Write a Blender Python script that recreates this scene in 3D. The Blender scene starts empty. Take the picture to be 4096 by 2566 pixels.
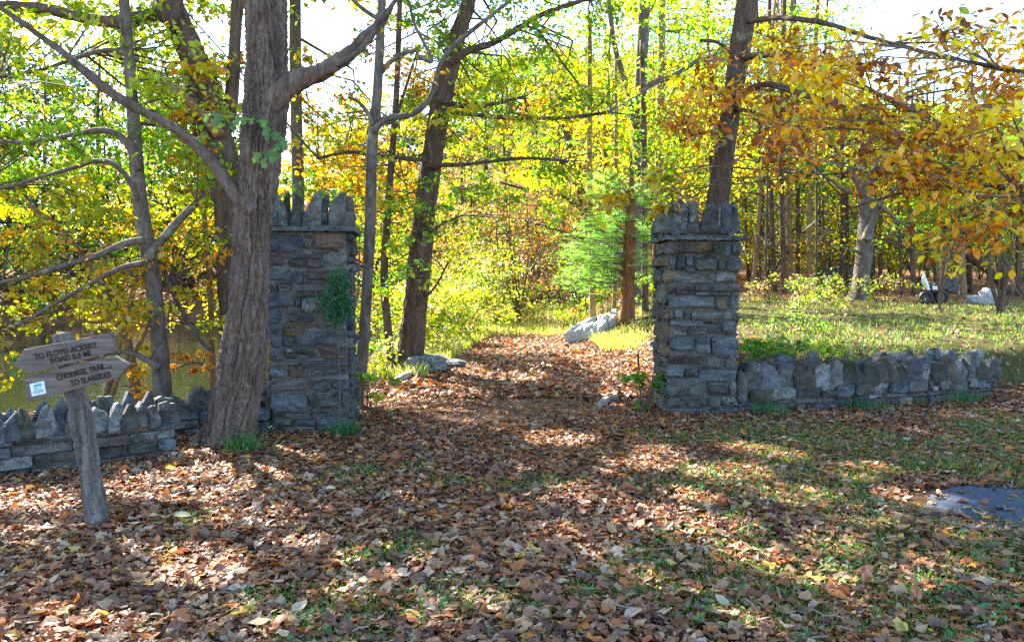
import bpy, math, random
import numpy as np
from mathutils import Vector

# ------------------------------------------------------------------ camera, sky, sun, exposure
scene = bpy.context.scene
COL = scene.collection
PITCH = math.radians(3.0)
EYE = 1.55
FPX = 768.0
cam_d = bpy.data.cameras.new("camera")
cam_d.sensor_width = 36.0
cam_d.lens = 27.0
cam_d.clip_start = 0.05
cam_d.clip_end = 1000
cam = bpy.data.objects.new("camera", cam_d)
COL.objects.link(cam)
cam.location = (0, 0, EYE)
cam.rotation_euler = (math.pi / 2 - PITCH, 0, 0)
scene.camera = cam

SUN_EL = math.radians(37)
SUN_AZ = math.radians(-38)            # from +Y towards +X
SUN = np.array([math.sin(SUN_AZ) * math.cos(SUN_EL), math.cos(SUN_AZ) * math.cos(SUN_EL), math.sin(SUN_EL)])
world = bpy.data.worlds.new("World")
scene.world = world
world.use_nodes = True
wn = world.node_tree
sky = wn.nodes.new("ShaderNodeTexSky")
sky.sky_type = 'NISHITA'
sky.sun_disc = False
sky.sun_elevation = SUN_EL
sky.sun_rotation = SUN_AZ
sky.dust_density = 0.5
sky.ozone_density = 2.0
wn.links.new(sky.outputs[0], wn.nodes["Background"].inputs[0])
wn.nodes["Background"].inputs[1].default_value = 0.088
sun_d = bpy.data.lights.new("sun", 'SUN')
sun_d.energy = 5.0
sun_d.angle = math.radians(0.53)
sun_d.color = (1.0, 0.92, 0.78)
sun = bpy.data.objects.new("sun", sun_d)
COL.objects.link(sun)
sun.location = (-10, 20, 20)
sun.rotation_euler = Vector(-SUN).to_track_quat('-Z', 'Y').to_euler()

scene.view_settings.view_transform = 'Standard'
scene.view_settings.look = 'None'
scene.view_settings.gamma = 1.0
scene.view_settings.use_curve_mapping = False
scene.view_settings.exposure = 2.85
scene.render.engine = 'CYCLES'
cy = scene.cycles
cy.max_bounces = 7
cy.diffuse_bounces = 4
cy.glossy_bounces = 2
cy.transmission_bounces = 5
cy.transparent_max_bounces = 4
cy.caustics_reflective = False
cy.caustics_refractive = False
cy.sample_clamp_indirect = 6.0
cy.use_denoising = False
try:
    cy.denoiser = 'OPENIMAGEDENOISE'
    cy.denoising_prefilter = 'ACCURATE'
except Exception:
    pass

# ------------------------------------------------------------------ small maths
CP, SP = math.cos(PITCH), math.sin(PITCH)

def P(px, py, d):
    """pixel of the 1024 x 641 picture + depth along Y -> world point"""
    u = (px - 512) / FPX
    v = -(py - 320.5) / FPX
    y = SP * v + CP
    z = CP * v - SP
    return np.array([u / y * d, d, EYE + z / y * d])

def project(p):
    q = np.asarray(p, float) - np.array([0, 0, EYE])
    f = q[..., 1] * CP - q[..., 2] * SP
    up = q[..., 1] * SP + q[..., 2] * CP
    f = np.maximum(f, 1e-3)
    return 512 + FPX * q[..., 0] / f, 320.5 - FPX * up / f

def sm(a, b, x):
    t = np.clip((np.asarray(x, float) - a) / (b - a), 0, 1)
    return t * t * (3 - 2 * t)

_rp = np.random.RandomState(11)
_perm = np.concatenate([_rp.permutation(256)] * 3).astype(np.int64)
_g3 = _rp.normal(size=(256, 3))
_g3 /= np.linalg.norm(_g3, axis=1)[:, None]

def perlin(p):
    p = np.atleast_2d(np.asarray(p, float))
    i = np.floor(p).astype(np.int64)
    f = p - i
    w = f * f * f * (f * (f * 6 - 15) + 10)
    out = np.zeros(len(p))
    for dx in (0, 1):
        for dy in (0, 1):
            for dz in (0, 1):
                h = _perm[(_perm[(_perm[(i[:, 0] + dx) & 255] + i[:, 1] + dy) & 255] + i[:, 2] + dz) & 255]
                g = _g3[h]
                dot = g[:, 0] * (f[:, 0] - dx) + g[:, 1] * (f[:, 1] - dy) + g[:, 2] * (f[:, 2] - dz)
                out += dot * (w[:, 0] if dx else 1 - w[:, 0]) * (w[:, 1] if dy else 1 - w[:, 1]) * (w[:, 2] if dz else 1 - w[:, 2])
    return out * 1.5

def noise2(x, y, s=1.0, seed=0.0):
    x = np.asarray(x, float)
    sh = x.shape
    q = np.stack([x.ravel() * s, np.asarray(y, float).ravel() * s, np.full(x.size, seed + .37)], 1)
    return perlin(q).reshape(sh)

# ------------------------------------------------------------------ terrain height
WALL_A, WALL_B = np.array([2.62, 8.85]), np.array([6.35, 10.1])
_wd = (WALL_B - WALL_A) / np.linalg.norm(WALL_B - WALL_A)
WATER_Z = -0.95

def trail_x(y):
    return 0.15 + 0.035 * (np.asarray(y, float) - 8) + 1.3 * sm(23, 42, y)

def H(x, y):
    x = np.asarray(x, float)
    y = np.asarray(y, float)
    z = 0.035 * noise2(x, y, 0.45, 3) + 0.02 * noise2(x, y, 1.3, 5)
    # field held up by the low wall
    s = -(x - WALL_A[0]) * _wd[1] + (y - WALL_A[1]) * _wd[0]
    z = z + 0.46 * sm(0.05, 0.75, s - 0.45 * sm(6.2, 7.5, x)) * sm(2.3, 3.8, x)
    rise = 0.036 * np.maximum(0, y - 10) + 0.035 * np.maximum(0, y - 30)
    z = z + rise * sm(0.6, 5.0, x)
    # hill at the far end of the trail
    back = 0.06 * np.maximum(0, y - 26) + 0.36 * np.clip(y - 38, 0, 40)
    z = z + back * (1 - sm(0.6, 5.0, x)) * sm(-9, -4, x)
    z = z + 0.34 * np.clip(y - 40 - .5 * np.maximum(0, x - 4), 0, 40) * sm(0.6, 5.0, x)
    # pond basin
    shore = -2.9 - 0.35 * np.sin(y * .5) - 0.10 * np.maximum(0, y - 24)
    near = 10.4 + 0.3 * np.sin(x * .9) + np.maximum(0, -x - 8) * .1
    m = sm(0, 1.8, shore - x) * sm(0, 2.2, y - near) * (1 - sm(43, 47, y))
    z = z - 0.28 * sm(-2.6, -4.0, x) * sm(7.5, 10.5, y) * (1 - sm(43, 47, y)) - 1.9 * m
    # far bank of the pond
    z = z + sm(-4, -9, x) * np.minimum(np.maximum(0, y - 47) * 0.3, 4.5)
    return z

# ------------------------------------------------------------------ object helpers
OFF = {}

def put(o, parent=None):
    COL.objects.link(o)
    if parent is not None:
        o.parent = parent
    return o

def tag(o, label=None, cat=None, group=None, kind=None):
    if label:
        o['label'] = label
    if cat:
        o['category'] = cat
    if group:
        o['group'] = group
    if kind:
        o['kind'] = kind
    return o

def thing(name, label, cat, loc, group=None):
    o = bpy.data.objects.new(name, None)
    o.empty_display_size = .2
    COL.objects.link(o)
    o.location = [float(v) for v in loc]
    OFF[o.name] = np.array([float(v) for v in loc])
    return tag(o, label, cat, group)

def mesh_data(name, V, F, mats, col=None, smooth=False, midx=None):
    me = bpy.data.meshes.new(name)
    V = np.asarray(V, np.float32)
    if isinstance(F, np.ndarray):
        F = [F]
    F = [np.asarray(f, np.int32) for f in F if len(f)]
    tot = sum(f.size for f in F)
    npoly = sum(len(f) for f in F)
    me.vertices.add(len(V))
    me.vertices.foreach_set('co', V.ravel())
    me.loops.add(tot)
    me.polygons.add(npoly)
    me.loops.foreach_set('vertex_index', np.concatenate([f.ravel() for f in F]))
    cnt = np.concatenate([np.full(len(f), f.shape[1], np.int32) for f in F])
    st = np.concatenate([[0], np.cumsum(cnt)[:-1]]).astype(np.int32)
    me.polygons.foreach_set('loop_start', st)
    me.polygons.foreach_set('loop_total', cnt)
    me.polygons.foreach_set('use_smooth', np.full(npoly, bool(smooth)))
    if not isinstance(mats, (list, tuple)):
        mats = [mats]
    for m in mats:
        me.materials.append(m)
    if midx is not None:
        me.polygons.foreach_set('material_index', np.asarray(midx, np.int32))
    if col is not None:
        a = me.color_attributes.new('Col', 'FLOAT_COLOR', 'POINT')
        c = np.ones((len(V), 4), np.float32)
        c[:, :3] = col
        a.data.foreach_set('color', c.ravel())
    me.update(calc_edges=True)
    return me

def mk(name, V, F, mats, parent=None, col=None, smooth=False, base=None, midx=None):
    """vertices in world coordinates; parented to a thing (or part) or top-level with its origin at base"""
    V = np.asarray(V, float)
    if parent is not None:
        off = OFF[parent.name]
    else:
        off = np.asarray(base, float) if base is not None else np.zeros(3)
    o = bpy.data.objects.new(name, mesh_data(name, V - off, F, mats, col, smooth, midx))
    put(o, parent)
    if parent is None:
        o.location = off
    OFF[o.name] = off
    return o

def join(parts):
    """[(V, [F...])] -> one V, [F...]"""
    Vs, Fs, n = [], {}, 0
    for V, F in parts:
        if isinstance(F, np.ndarray):
            F = [F]
        for f in F:
            f = np.asarray(f)
            if len(f):
                Fs.setdefault(f.shape[1], []).append(f + n)
        Vs.append(V)
        n += len(V)
    return np.concatenate(Vs), [np.concatenate(v) for v in Fs.values()]

def box(c, s, rz=0.0):
    c = np.asarray(c, float)
    s = np.asarray(s, float) / 2
    k = np.array([[-1, -1, -1], [1, -1, -1], [1, 1, -1], [-1, 1, -1], [-1, -1, 1], [1, -1, 1], [1, 1, 1], [-1, 1, 1]]) * s
    cs, sn = math.cos(rz), math.sin(rz)
    k = np.stack([k[:, 0] * cs - k[:, 1] * sn, k[:, 0] * sn + k[:, 1] * cs, k[:, 2]], 1)
    F = np.array([[0, 3, 2, 1], [4, 5, 6, 7], [0, 1, 5, 4], [1, 2, 6, 5], [2, 3, 7, 6], [3, 0, 4, 7]])
    return k + c, F

def catmull(pts, n):
    """pts (k, m) -> n interpolated rows"""
    pts = np.asarray(pts, float)
    k = len(pts)
    if k == 2:
        t = np.linspace(0, 1, n)[:, None]
        return pts[0] * (1 - t) + pts[1] * t
    ext = np.vstack([2 * pts[0] - pts[1], pts, 2 * pts[-1] - pts[-2]])
    t = np.linspace(0, k - 1 - 1e-9, n)
    i = t.astype(int)
    f = (t - i)[:, None]
    a, b, c, d = ext[i], ext[i + 1], ext[i + 2], ext[i + 3]
    return .5 * ((2 * b) + (-a + c) * f + (2 * a - 5 * b + 4 * c - d) * f ** 2 + (-a + 3 * b - 3 * c + d) * f ** 3)

def tube(rows, nring, nseg, bark=0.0, freq=9.0, wob=0.0, seed=0.0, flare=0.0, cap=True):
    """rows: (x, y, z, r); bark = ridge height in metres, made as real relief"""
    R = catmull(rows, nring)
    c, r = R[:, :3], np.maximum(R[:, 3], 0.0005)
    tan = np.gradient(c, axis=0)
    tan /= np.linalg.norm(tan, axis=1)[:, None] + 1e-9
    ref = np.tile(np.array([0.0, 1.0, 0.0]), (nring, 1))
    bad = np.abs(tan[:, 1]) > .9
    ref[bad] = (1.0, 0, 0)
    if bad.any() and not bad.all():
        ref[:] = (0.3, 0.2, 0.93) if np.abs(tan[:, 2]).mean() < .6 else (1.0, 0.1, 0)
    s = np.cross(tan, ref)
    s /= np.linalg.norm(s, axis=1)[:, None] + 1e-9
    n = np.cross(s, tan)
    th = np.linspace(0, 2 * math.pi, nseg, endpoint=False)
    ct, stn = np.cos(th), np.sin(th)
    rr = np.repeat(r[:, None], nseg, 1)
    if bark > 0 or wob > 0 or flare > 0:
        length = np.concatenate([[0], np.cumsum(np.linalg.norm(np.diff(c, axis=0), axis=1))])
        L = np.repeat(length[:, None], nseg, 1)
        X = np.repeat(ct[None], nring, 0) * rr
        Y = np.repeat(stn[None], nring, 0) * rr
        if wob > 0:
            rr = rr * (1 + wob * perlin(np.stack([X.ravel() * 5 + seed, Y.ravel() * 5, L.ravel() * 1.3], 1)).reshape(rr.shape))
        if flare > 0:
            k = np.clip(1 - L / 0.55, 0, 1) ** 2
            a = np.repeat(th[None], nring, 0)
            rr = rr * (1 + flare * k * (1 + .55 * np.sin(a * 5 + seed) + .3 * np.sin(a * 3 + 1.3)))
        if bark > 0:
            wx = perlin(np.stack([X.ravel() * freq * .6 + 9 + seed, Y.ravel() * freq * .6, L.ravel() * 3.0], 1))
            a1 = perlin(np.stack([X.ravel() * freq + .55 * wx, Y.ravel() * freq + .55 * wx, L.ravel() * freq * .13 + seed], 1))
            a2 = perlin(np.stack([X.ravel() * freq * 2.3 + wx, Y.ravel() * freq * 2.3, L.ravel() * freq * .38 + seed + 5], 1))
            a3 = perlin(np.stack([X.ravel() * freq * .9 + 3, Y.ravel() * freq * .9 + wx, L.ravel() * freq * 1.1 + seed], 1))
            ridge = np.minimum(np.abs(a1) * 2.6, 1.0) ** .7
            ridge = ridge - .6 + .35 * a2 - .55 * np.clip(.16 - np.abs(a3), 0, .16) / .16
            rr = rr + bark * ridge.reshape(rr.shape)
    V = c[:, None, :] + rr[..., None] * (ct[None, :, None] * s[:, None, :] + stn[None, :, None] * n[:, None, :])
    V = V.reshape(-1, 3)
    i = np.arange(nring - 1)[:, None] * nseg
    j = np.arange(nseg)[None]
    k = (j + 1) % nseg
    F = [np.stack([i + j, i + k, i + nseg + k, i + nseg + j], -1).reshape(-1, 4)]
    if cap:
        V = np.vstack([V, c[-1] + tan[-1] * r[-1] * .3, c[0]])
        b = (nring - 1) * nseg
        j = np.arange(nseg)
        k = (j + 1) % nseg
        F.append(np.concatenate([np.stack([b + j, b + k, np.full(nseg, nring * nseg)], 1),
                                 np.stack([k, j, np.full(nseg, nring * nseg + 1)], 1)]))
    return V, F

def sticks(A, B, r0, r1, bend=0.0, rng=None):
    """many thin three-sided twigs A -> B with one bend each"""
    A = np.asarray(A, float)
    B = np.asarray(B, float)
    n = len(A)
    if n == 0:
        return np.zeros((0, 3)), np.zeros((0, 4), int)
    rng = rng or np.random.RandomState(0)
    M = (A + B) / 2 + rng.normal(size=(n, 3)) * np.linalg.norm(B - A, axis=1)[:, None] * bend
    M[:, 2] += np.linalg.norm(B - A, axis=1) * bend * .6
    d = B - A
    d /= np.linalg.norm(d, axis=1)[:, None] + 1e-9
    ref = np.where(np.abs(d[:, 2:3]) > .9, np.array([[1.0, 0, 0]]), np.array([[0, 0, 1.0]]))
    s = np.cross(d, ref)
    s /= np.linalg.norm(s, axis=1)[:, None] + 1e-9
    t = np.cross(s, d)
    r0 = np.broadcast_to(np.asarray(r0, float), (n,))
    r1 = np.broadcast_to(np.asarray(r1, float), (n,))
    V = np.zeros((n, 3, 3, 3))
    for ring, (C, r) in enumerate(((A, r0), (M, (r0 + r1) / 2), (B, r1))):
        for k in range(3):
            a = k * 2 * math.pi / 3
            V[:, ring, k] = C + r[:, None] * (math.cos(a) * s + math.sin(a) * t)
    base = np.arange(n)[:, None, None] * 9
    T = np.array([[g * 3 + k, g * 3 + (k + 1) % 3, g * 3 + 3 + (k + 1) % 3, g * 3 + 3 + k] for g in range(2) for k in range(3)])
    return V.reshape(-1, 3), (base + T[None]).reshape(-1, 4)

# ------------------------------------------------------------------ materials
def mat_new(name):
    m = bpy.data.materials.new(name)
    m.use_nodes = True
    nt = m.node_tree
    return m, nt, nt.nodes, nt.links, nt.nodes['Principled BSDF']

def ramp(N, stops):
    r = N.new('ShaderNodeValToRGB')
    cr = r.color_ramp
    while len(cr.elements) < len(stops):
        cr.elements.new(.5)
    for e, (p, c) in zip(cr.elements, stops):
        e.position = p
        e.color = (*c, 1)
    return r

def noise_node(N, L, coord, scale, detail=4, rough=.6, dist=0.0, stretch=None):
    n = N.new('ShaderNodeTexNoise')
    n.inputs['Scale'].default_value = scale
    n.inputs['Detail'].default_value = detail
    n.inputs['Roughness'].default_value = rough
    n.inputs['Distortion'].default_value = dist
    if stretch:
        mp = N.new('ShaderNodeMapping')
        mp.inputs['Scale'].default_value = stretch
        L.new(coord, mp.inputs['Vector'])
        coord = mp.outputs[0]
    L.new(coord, n.inputs['Vector'])
    return n

def mixc(N, L, fac, a, b, mode='MIX'):
    m = N.new('ShaderNodeMix')
    m.data_type = 'RGBA'
    m.blend_type = mode
    for sock, v in ((m.inputs[0], fac), (m.inputs[6], a), (m.inputs[7], b)):
        if isinstance(v, (int, float)):
            sock.default_value = v
        elif isinstance(v, tuple):
            sock.default_value = (*v, 1)
        else:
            L.new(v, sock)
    return m.outputs[2]

def bump(N, L, h, strength, dist, bsdf):
    b = N.new('ShaderNodeBump')
    b.inputs['Strength'].default_value = strength
    b.inputs['Distance'].default_value = dist
    L.new(h, b.inputs['Height'])
    L.new(b.outputs[0], bsdf.inputs['Normal'])

def leaf_mat(name, trans=.5, gain=1.0, rough=.45):
    m, nt, N, L, p = mat_new(name)
    N.remove(p)
    out = N['Material Output']
    at = N.new('ShaderNodeAttribute')
    at.attribute_name = 'Col'
    d = N.new('ShaderNodeBsdfDiffuse')
    t = N.new('ShaderNodeBsdfTranslucent')
    g = N.new('ShaderNodeBsdfGlossy')
    g.inputs['Roughness'].default_value = rough
    g.inputs['Color'].default_value = (.8, .85, .9, 1)
    tc = N.new('ShaderNodeHueSaturation')
    tc.inputs['Saturation'].default_value = 1.12
    tc.inputs['Value'].default_value = 1.35 * gain
    L.new(at.outputs['Color'], tc.inputs['Color'])
    L.new(at.outputs['Color'], d.inputs['Color'])
    L.new(tc.outputs[0], t.inputs['Color'])
    m1 = N.new('ShaderNodeMixShader')
    m1.inputs[0].default_value = trans
    L.new(d.outputs[0], m1.inputs[1])
    L.new(t.outputs[0], m1.inputs[2])
    m2 = N.new('ShaderNodeMixShader')
    m2.inputs[0].default_value = .045
    L.new(m1.outputs[0], m2.inputs[1])
    L.new(g.outputs[0], m2.inputs[2])
    L.new(m2.outputs[0], out.inputs['Surface'])
    return m

def bark_mat(name, dark, light, scale=9.0, stretch=.16, lichen=0.0, bumpd=.012, bs=.7):
    m, nt, N, L, p = mat_new(name)
    tc = N.new('ShaderNodeTexCoord')
    n1 = noise_node(N, L, tc.outputs['Object'], scale, 6, .62, .6, (1, 1, stretch))
    n2 = noise_node(N, L, tc.outputs['Object'], scale * 4, 4, .6, 0, (1, 1, .35))
    r = ramp(N, [(.28, dark), (.5, tuple((a + b) / 2 for a, b in zip(dark, light))), (.72, light)])
    L.new(n1.outputs[0], r.inputs[0])
    c = r.outputs[0]
    r2 = ramp(N, [(.3, (.55, .55, .55)), (.7, (1.25, 1.22, 1.2))])
    L.new(n2.outputs[0], r2.inputs[0])
    c = mixc(N, L, .8, c, r2.outputs[0], 'MULTIPLY')
    if lichen > 0:
        n3 = noise_node(N, L, tc.outputs['Object'], 2.6, 6, .7)
        r3 = ramp(N, [(.62 - lichen * .12, (0, 0, 0)), (.72, (1, 1, 1))])
        L.new(n3.outputs[0], r3.inputs[0])
        c = mixc(N, L, r3.outputs[0], c, (.30, .33, .26))
    L.new(c, p.inputs['Base Color'])
    p.inputs['Roughness'].default_value = .9
    p.inputs['Specular IOR Level'].default_value = .2
    ad = N.new('ShaderNodeMath')
    ad.operation = 'ADD'
    L.new(n1.outputs[0], ad.inputs[0])
    L.new(n2.outputs[0], ad.inputs[1])
    bump(N, L, ad.outputs[0], bs, bumpd, p)
    return m

def stone_mat(name, dark, light, lichen=.35, warm=None):
    m, nt, N, L, p = mat_new(name)
    tc = N.new('ShaderNodeTexCoord')
    oi = N.new('ShaderNodeObjectInfo')
    add = N.new('ShaderNodeVectorMath')
    add.operation = 'ADD'
    sc = N.new('ShaderNodeVectorMath')
    sc.operation = 'SCALE'
    sc.inputs['Scale'].default_value = 37.0
    cmb = N.new('ShaderNodeCombineXYZ')
    L.new(oi.outputs['Random'], cmb.inputs[0])
    L.new(oi.outputs['Random'], cmb.inputs[2])
    L.new(cmb.outputs[0], sc.inputs[0])
    L.new(tc.outputs['Object'], add.inputs[0])
    L.new(sc.outputs[0], add.inputs[1])
    co = add.outputs[0]
    n1 = noise_node(N, L, co, 5.5, 6, .68, .8, (1, 1, 1.7))
    r = ramp(N, [(.3, dark), (.68, light)])
    L.new(n1.outputs[0], r.inputs[0])
    c = r.outputs[0]
    rv = ramp(N, [(0, (.68, .68, .70)), (.5, (1, 1, 1)), (1, (1.35, 1.33, 1.28))])
    L.new(oi.outputs['Random'], rv.inputs[0])
    c = mixc(N, L, 1.0, c, rv.outputs[0], 'MULTIPLY')
    if warm:
        nw = noise_node(N, L, co, 3.2, 4, .6)
        rw = ramp(N, [(.52, (0, 0, 0)), (.68, (1, 1, 1))])
        L.new(nw.outputs[0], rw.inputs[0])
        c = mixc(N, L, rw.outputs[0], c, warm)
    nl = noise_node(N, L, co, 9.0, 8, .75)
    rl = ramp(N, [(.70 - .2 * lichen, (0, 0, 0)), (.78 - .2 * lichen, (.85, .85, .85))])
    L.new(nl.outputs[0], rl.inputs[0])
    c = mixc(N, L, rl.outputs[0], c, (.40, .45, .47))
    nf = noise_node(N, L, co, 70, 3, .7)
    rf = ramp(N, [(.3, (.72, .72, .72)), (.7, (1.25, 1.25, 1.25))])
    L.new(nf.outputs[0], rf.inputs[0])
    c = mixc(N, L, .8, c, rf.outputs[0], 'MULTIPLY')
    L.new(c, p.inputs['Base Color'])
    p.inputs['Roughness'].default_value = .88
    p.inputs['Specular IOR Level'].default_value = .3
    ad = N.new('ShaderNodeMath')
    ad.operation = 'MULTIPLY_ADD'
    ad.inputs[1].default_value = .25
    L.new(nf.outputs[0], ad.inputs[0])
    L.new(n1.outputs[0], ad.inputs[2])
    nm = noise_node(N, L, co, 21, 8, .8, 1.0, (1, 1, 2.0))
    ad2 = N.new('ShaderNodeMath')
    ad2.operation = 'MULTIPLY_ADD'
    ad2.inputs[1].default_value = .55
    L.new(nm.outputs[0], ad2.inputs[0])
    L.new(ad.outputs[0], ad2.inputs[2])
    bump(N, L, ad2.outputs[0], 1.0, .085, p)
    return m

def plain_mat(name, dark, light, scale=8, rough=.8, stretch=None, bumpd=.004, bs=.5, spec=.3):
    m, nt, N, L, p = mat_new(name)
    tc = N.new('ShaderNodeTexCoord')
    n1 = noise_node(N, L, tc.outputs['Object'], scale, 6, .65, .3, stretch)
    r = ramp(N, [(.3, dark), (.7, light)])
    L.new(n1.outputs[0], r.inputs[0])
    L.new(r.outputs[0], p.inputs['Base Color'])
    p.inputs['Roughness'].default_value = rough
    p.inputs['Specular IOR Level'].default_value = spec
    bump(N, L, n1.outputs[0], bs, bumpd, p)
    return m

M = {}
M['leaf'] = leaf_mat('leaf', .58, 1.12)
M['leaf_far'] = leaf_mat('leaf_far', .45, .85)
M['leaf_near'] = leaf_mat('leaf_near', .5, 1.0)
M['needle'] = leaf_mat('needle', .35, 1.0)
M['litter'] = leaf_mat('litter_leaf', .22, .9, .5)
M['grass'] = leaf_mat('grass_blade', .45, 1.1)
M['bark_big'] = bark_mat('furrowed_bark', (.045, .033, .027), (.21, .165, .14), 10, .2, 0, .012, .9)
M['bark'] = bark_mat('brown_bark', (.035, .024, .018), (.17, .12, .09), 14, .2, .1)
M['bark_grey'] = bark_mat('grey_bark', (.06, .05, .043), (.20, .17, .145), 12, .35, .5)
M['bark_red'] = bark_mat('red_bark', (.10, .04, .02), (.28, .125, .06), 14, .15)
M['bark_tan'] = bark_mat('tan_bark', (.14, .09, .05), (.34, .23, .13), 12, .25)
M['twig'] = plain_mat('twig', (.06, .045, .035), (.16, .12, .09), 20, .85)
M['dead_wood'] = plain_mat('dead_wood', (.13, .06, .03), (.36, .22, .13), 14, .85, (1, 1, .15), .01, .8)
M['stone_blue'] = stone_mat('blue_grey_stone', (.045, .058, .074), (.22, .26, .30), .35)
M['stone_grey'] = stone_mat('grey_stone', (.05, .056, .058), (.25, .27, .265), .55)
M['stone_brown'] = stone_mat('brown_stone', (.06, .053, .049), (.21, .19, .175), .35, (.27, .18, .10))
M['stone_purple'] = stone_mat('purple_grey_stone', (.06, .06, .068), (.20, .20, .215), .35)
M['stone_tan'] = stone_mat('tan_stone', (.12, .105, .075), (.27, .24, .165), .2)
M['stone_lichen'] = stone_mat('lichened_stone', (.07, .08, .08), (.26, .28, .27), 1.15)
M['stone_moss'] = stone_mat('mossy_stone', (.06, .066, .06), (.17, .18, .165), .3, (.055, .09, .02))
M['mortar'] = stone_mat('mortar', (.10, .096, .09), (.30, .285, .27), .4)
M['wood_grey'] = bark_mat('weathered_wood', (.04, .037, .037), (.27, .25, .24), 13, .07, 0, .012, 1.0)
M['board'] = plain_mat('weathered_board', (.05, .043, .04), (.23, .20, .18), 9, .85, (.22, 1, 6), .008, 1.0)
M['ink'] = plain_mat('routed_lettering', (.015, .013, .012), (.06, .052, .046), 25, .9)
M['plaque'] = plain_mat('pale_blue_plaque', (.50, .72, .80), (.70, .86, .90), 12, .4)
M['teal'] = plain_mat('teal_print', (.02, .22, .24), (.05, .35, .36), 20, .5)
M['navy'] = plain_mat('dark_blue_print', (.02, .06, .14), (.05, .12, .22), 20, .5)
M['black'] = plain_mat('black_plastic', (.012, .012, .013), (.03, .03, .032), 20, .5)
M['white'] = plain_mat('white_plastic', (.70, .72, .74), (.85, .86, .87), 6, .3)
M['asphalt'] = plain_mat('blue_grey_asphalt', (.015, .024, .042), (.085, .11, .155), 30, .85, None, .006, .9)
M['litter_stick'] = plain_mat('litter_stick', (.12, .09, .07), (.30, .26, .22), 20, .85)
M['log'] = plain_mat('weathered_log', (.20, .19, .17), (.42, .40, .37), 8, .85, (1, .2, 1), .01, .7)
M['pale_rock'] = stone_mat('pale_rock', (.45, .44, .42), (.72, .71, .68), .4)

# ------------------------------------------------------------------ the ground, the trail, the pond
def grass_mask(x, y):
    n = noise2(x, y, .9, 21) + .6 * noise2(x, y, 2.3, 22)
    bias = -.36 + .66 * sm(-.3, 2.6, x) * (1 - sm(8.2, 9.2, y)) + .12 * (1 - sm(3.4, 4.6, y))
    bias = bias - .5 * sm(6.0, 7.2, y) * (1 - sm(.9, 2.2, x))
    return sm(-.12, .32, n + bias)

def field_mask(x, y):
    s = -(x - WALL_A[0]) * _wd[1] + (y - WALL_A[1]) * _wd[0]
    return sm(.2, .7, s) * sm(2.2, 3.6, x) * (1 - sm(24, 29, y + .3 * x))

def trail_mask(x, y):
    w = 1.25 - .035 * np.clip(y - 8, 0, 20)
    return (1 - sm(w * .7, w * 1.3, np.abs(x - trail_x(y)))) * sm(8.0, 9.0, y)

def graded(a, b, lo, hi, n_in, n_a, n_b):
    left = a - (a - lo) * np.linspace(1, 0, n_a, endpoint=False) ** 1.8
    right = b + (hi - b) * np.linspace(0, 1, n_b + 1)[1:] ** 1.8
    return np.concatenate([left, np.linspace(a, b, n_in), right])

gx = graded(-8, 9, -150, 150, 190, 40, 40)
gy = graded(2, 14, -20, 190, 150, 8, 110)
GX, GY = np.meshgrid(gx, gy)
GZ = H(GX, GY)
nx, ny = len(gx), len(gy)
ii = np.arange(ny - 1)[:, None] * nx + np.arange(nx - 1)[None]
GF = np.stack([ii, ii + 1, ii + nx + 1, ii + nx], -1).reshape(-1, 4)
gm, fm, tm = grass_mask(GX, GY), field_mask(GX, GY), trail_mask(GX, GY)
soil = np.array([.12, .066, .04])
litter_c = np.array([.20, .105, .055])
green = np.array([.06, .085, .025])
dirt = np.array([.20, .165, .135])
gcol = np.where((GY > 20)[..., None], litter_c, soil) * np.ones(GX.shape + (3,))
gcol = gcol * (1 - fm[..., None] * .7) + green * fm[..., None] * .7
near_g = gm * (GY < 12)
gcol = gcol * (1 - near_g[..., None] * .6) + green * near_g[..., None] * .6
dm = tm * sm(-.1, .35, noise2(GX, GY, .8, 31)) * (GY < 16)
gcol = gcol * (1 - dm[..., None] * .7) + dirt * dm[..., None] * .7
m, nt, N, L, p = mat_new('forest_floor')
tc = N.new('ShaderNodeTexCoord')
at = N.new('ShaderNodeAttribute')
at.attribute_name = 'Col'
n1 = noise_node(N, L, tc.outputs['Object'], 14, 6, .75)
n2 = noise_node(N, L, tc.outputs['Object'], 1.7, 4, .6)
r1 = ramp(N, [(.25, (.35, .33, .30)), (.55, (1, 1, 1)), (.75, (1.9, 1.7, 1.5))])
L.new(n1.outputs[0], r1.inputs[0])
r2 = ramp(N, [(.3, (.7, .68, .62)), (.7, (1.25, 1.2, 1.1))])
L.new(n2.outputs[0], r2.inputs[0])
c = mixc(N, L, 1.0, at.outputs['Color'], r1.outputs[0], 'MULTIPLY')
c = mixc(N, L, 1.0, c, r2.outputs[0], 'MULTIPLY')
L.new(c, p.inputs['Base Color'])
p.inputs['Roughness'].default_value = .95
p.inputs['Specular IOR Level'].default_value = .1
bump(N, L, n1.outputs[0], .8, .05, p)
M['ground'] = m
ground = mk('ground', np.stack([GX, GY, GZ], -1).reshape(-1, 3), GF, M['ground'], col=gcol.reshape(-1, 3), smooth=True)
tag(ground, kind='structure')

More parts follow.
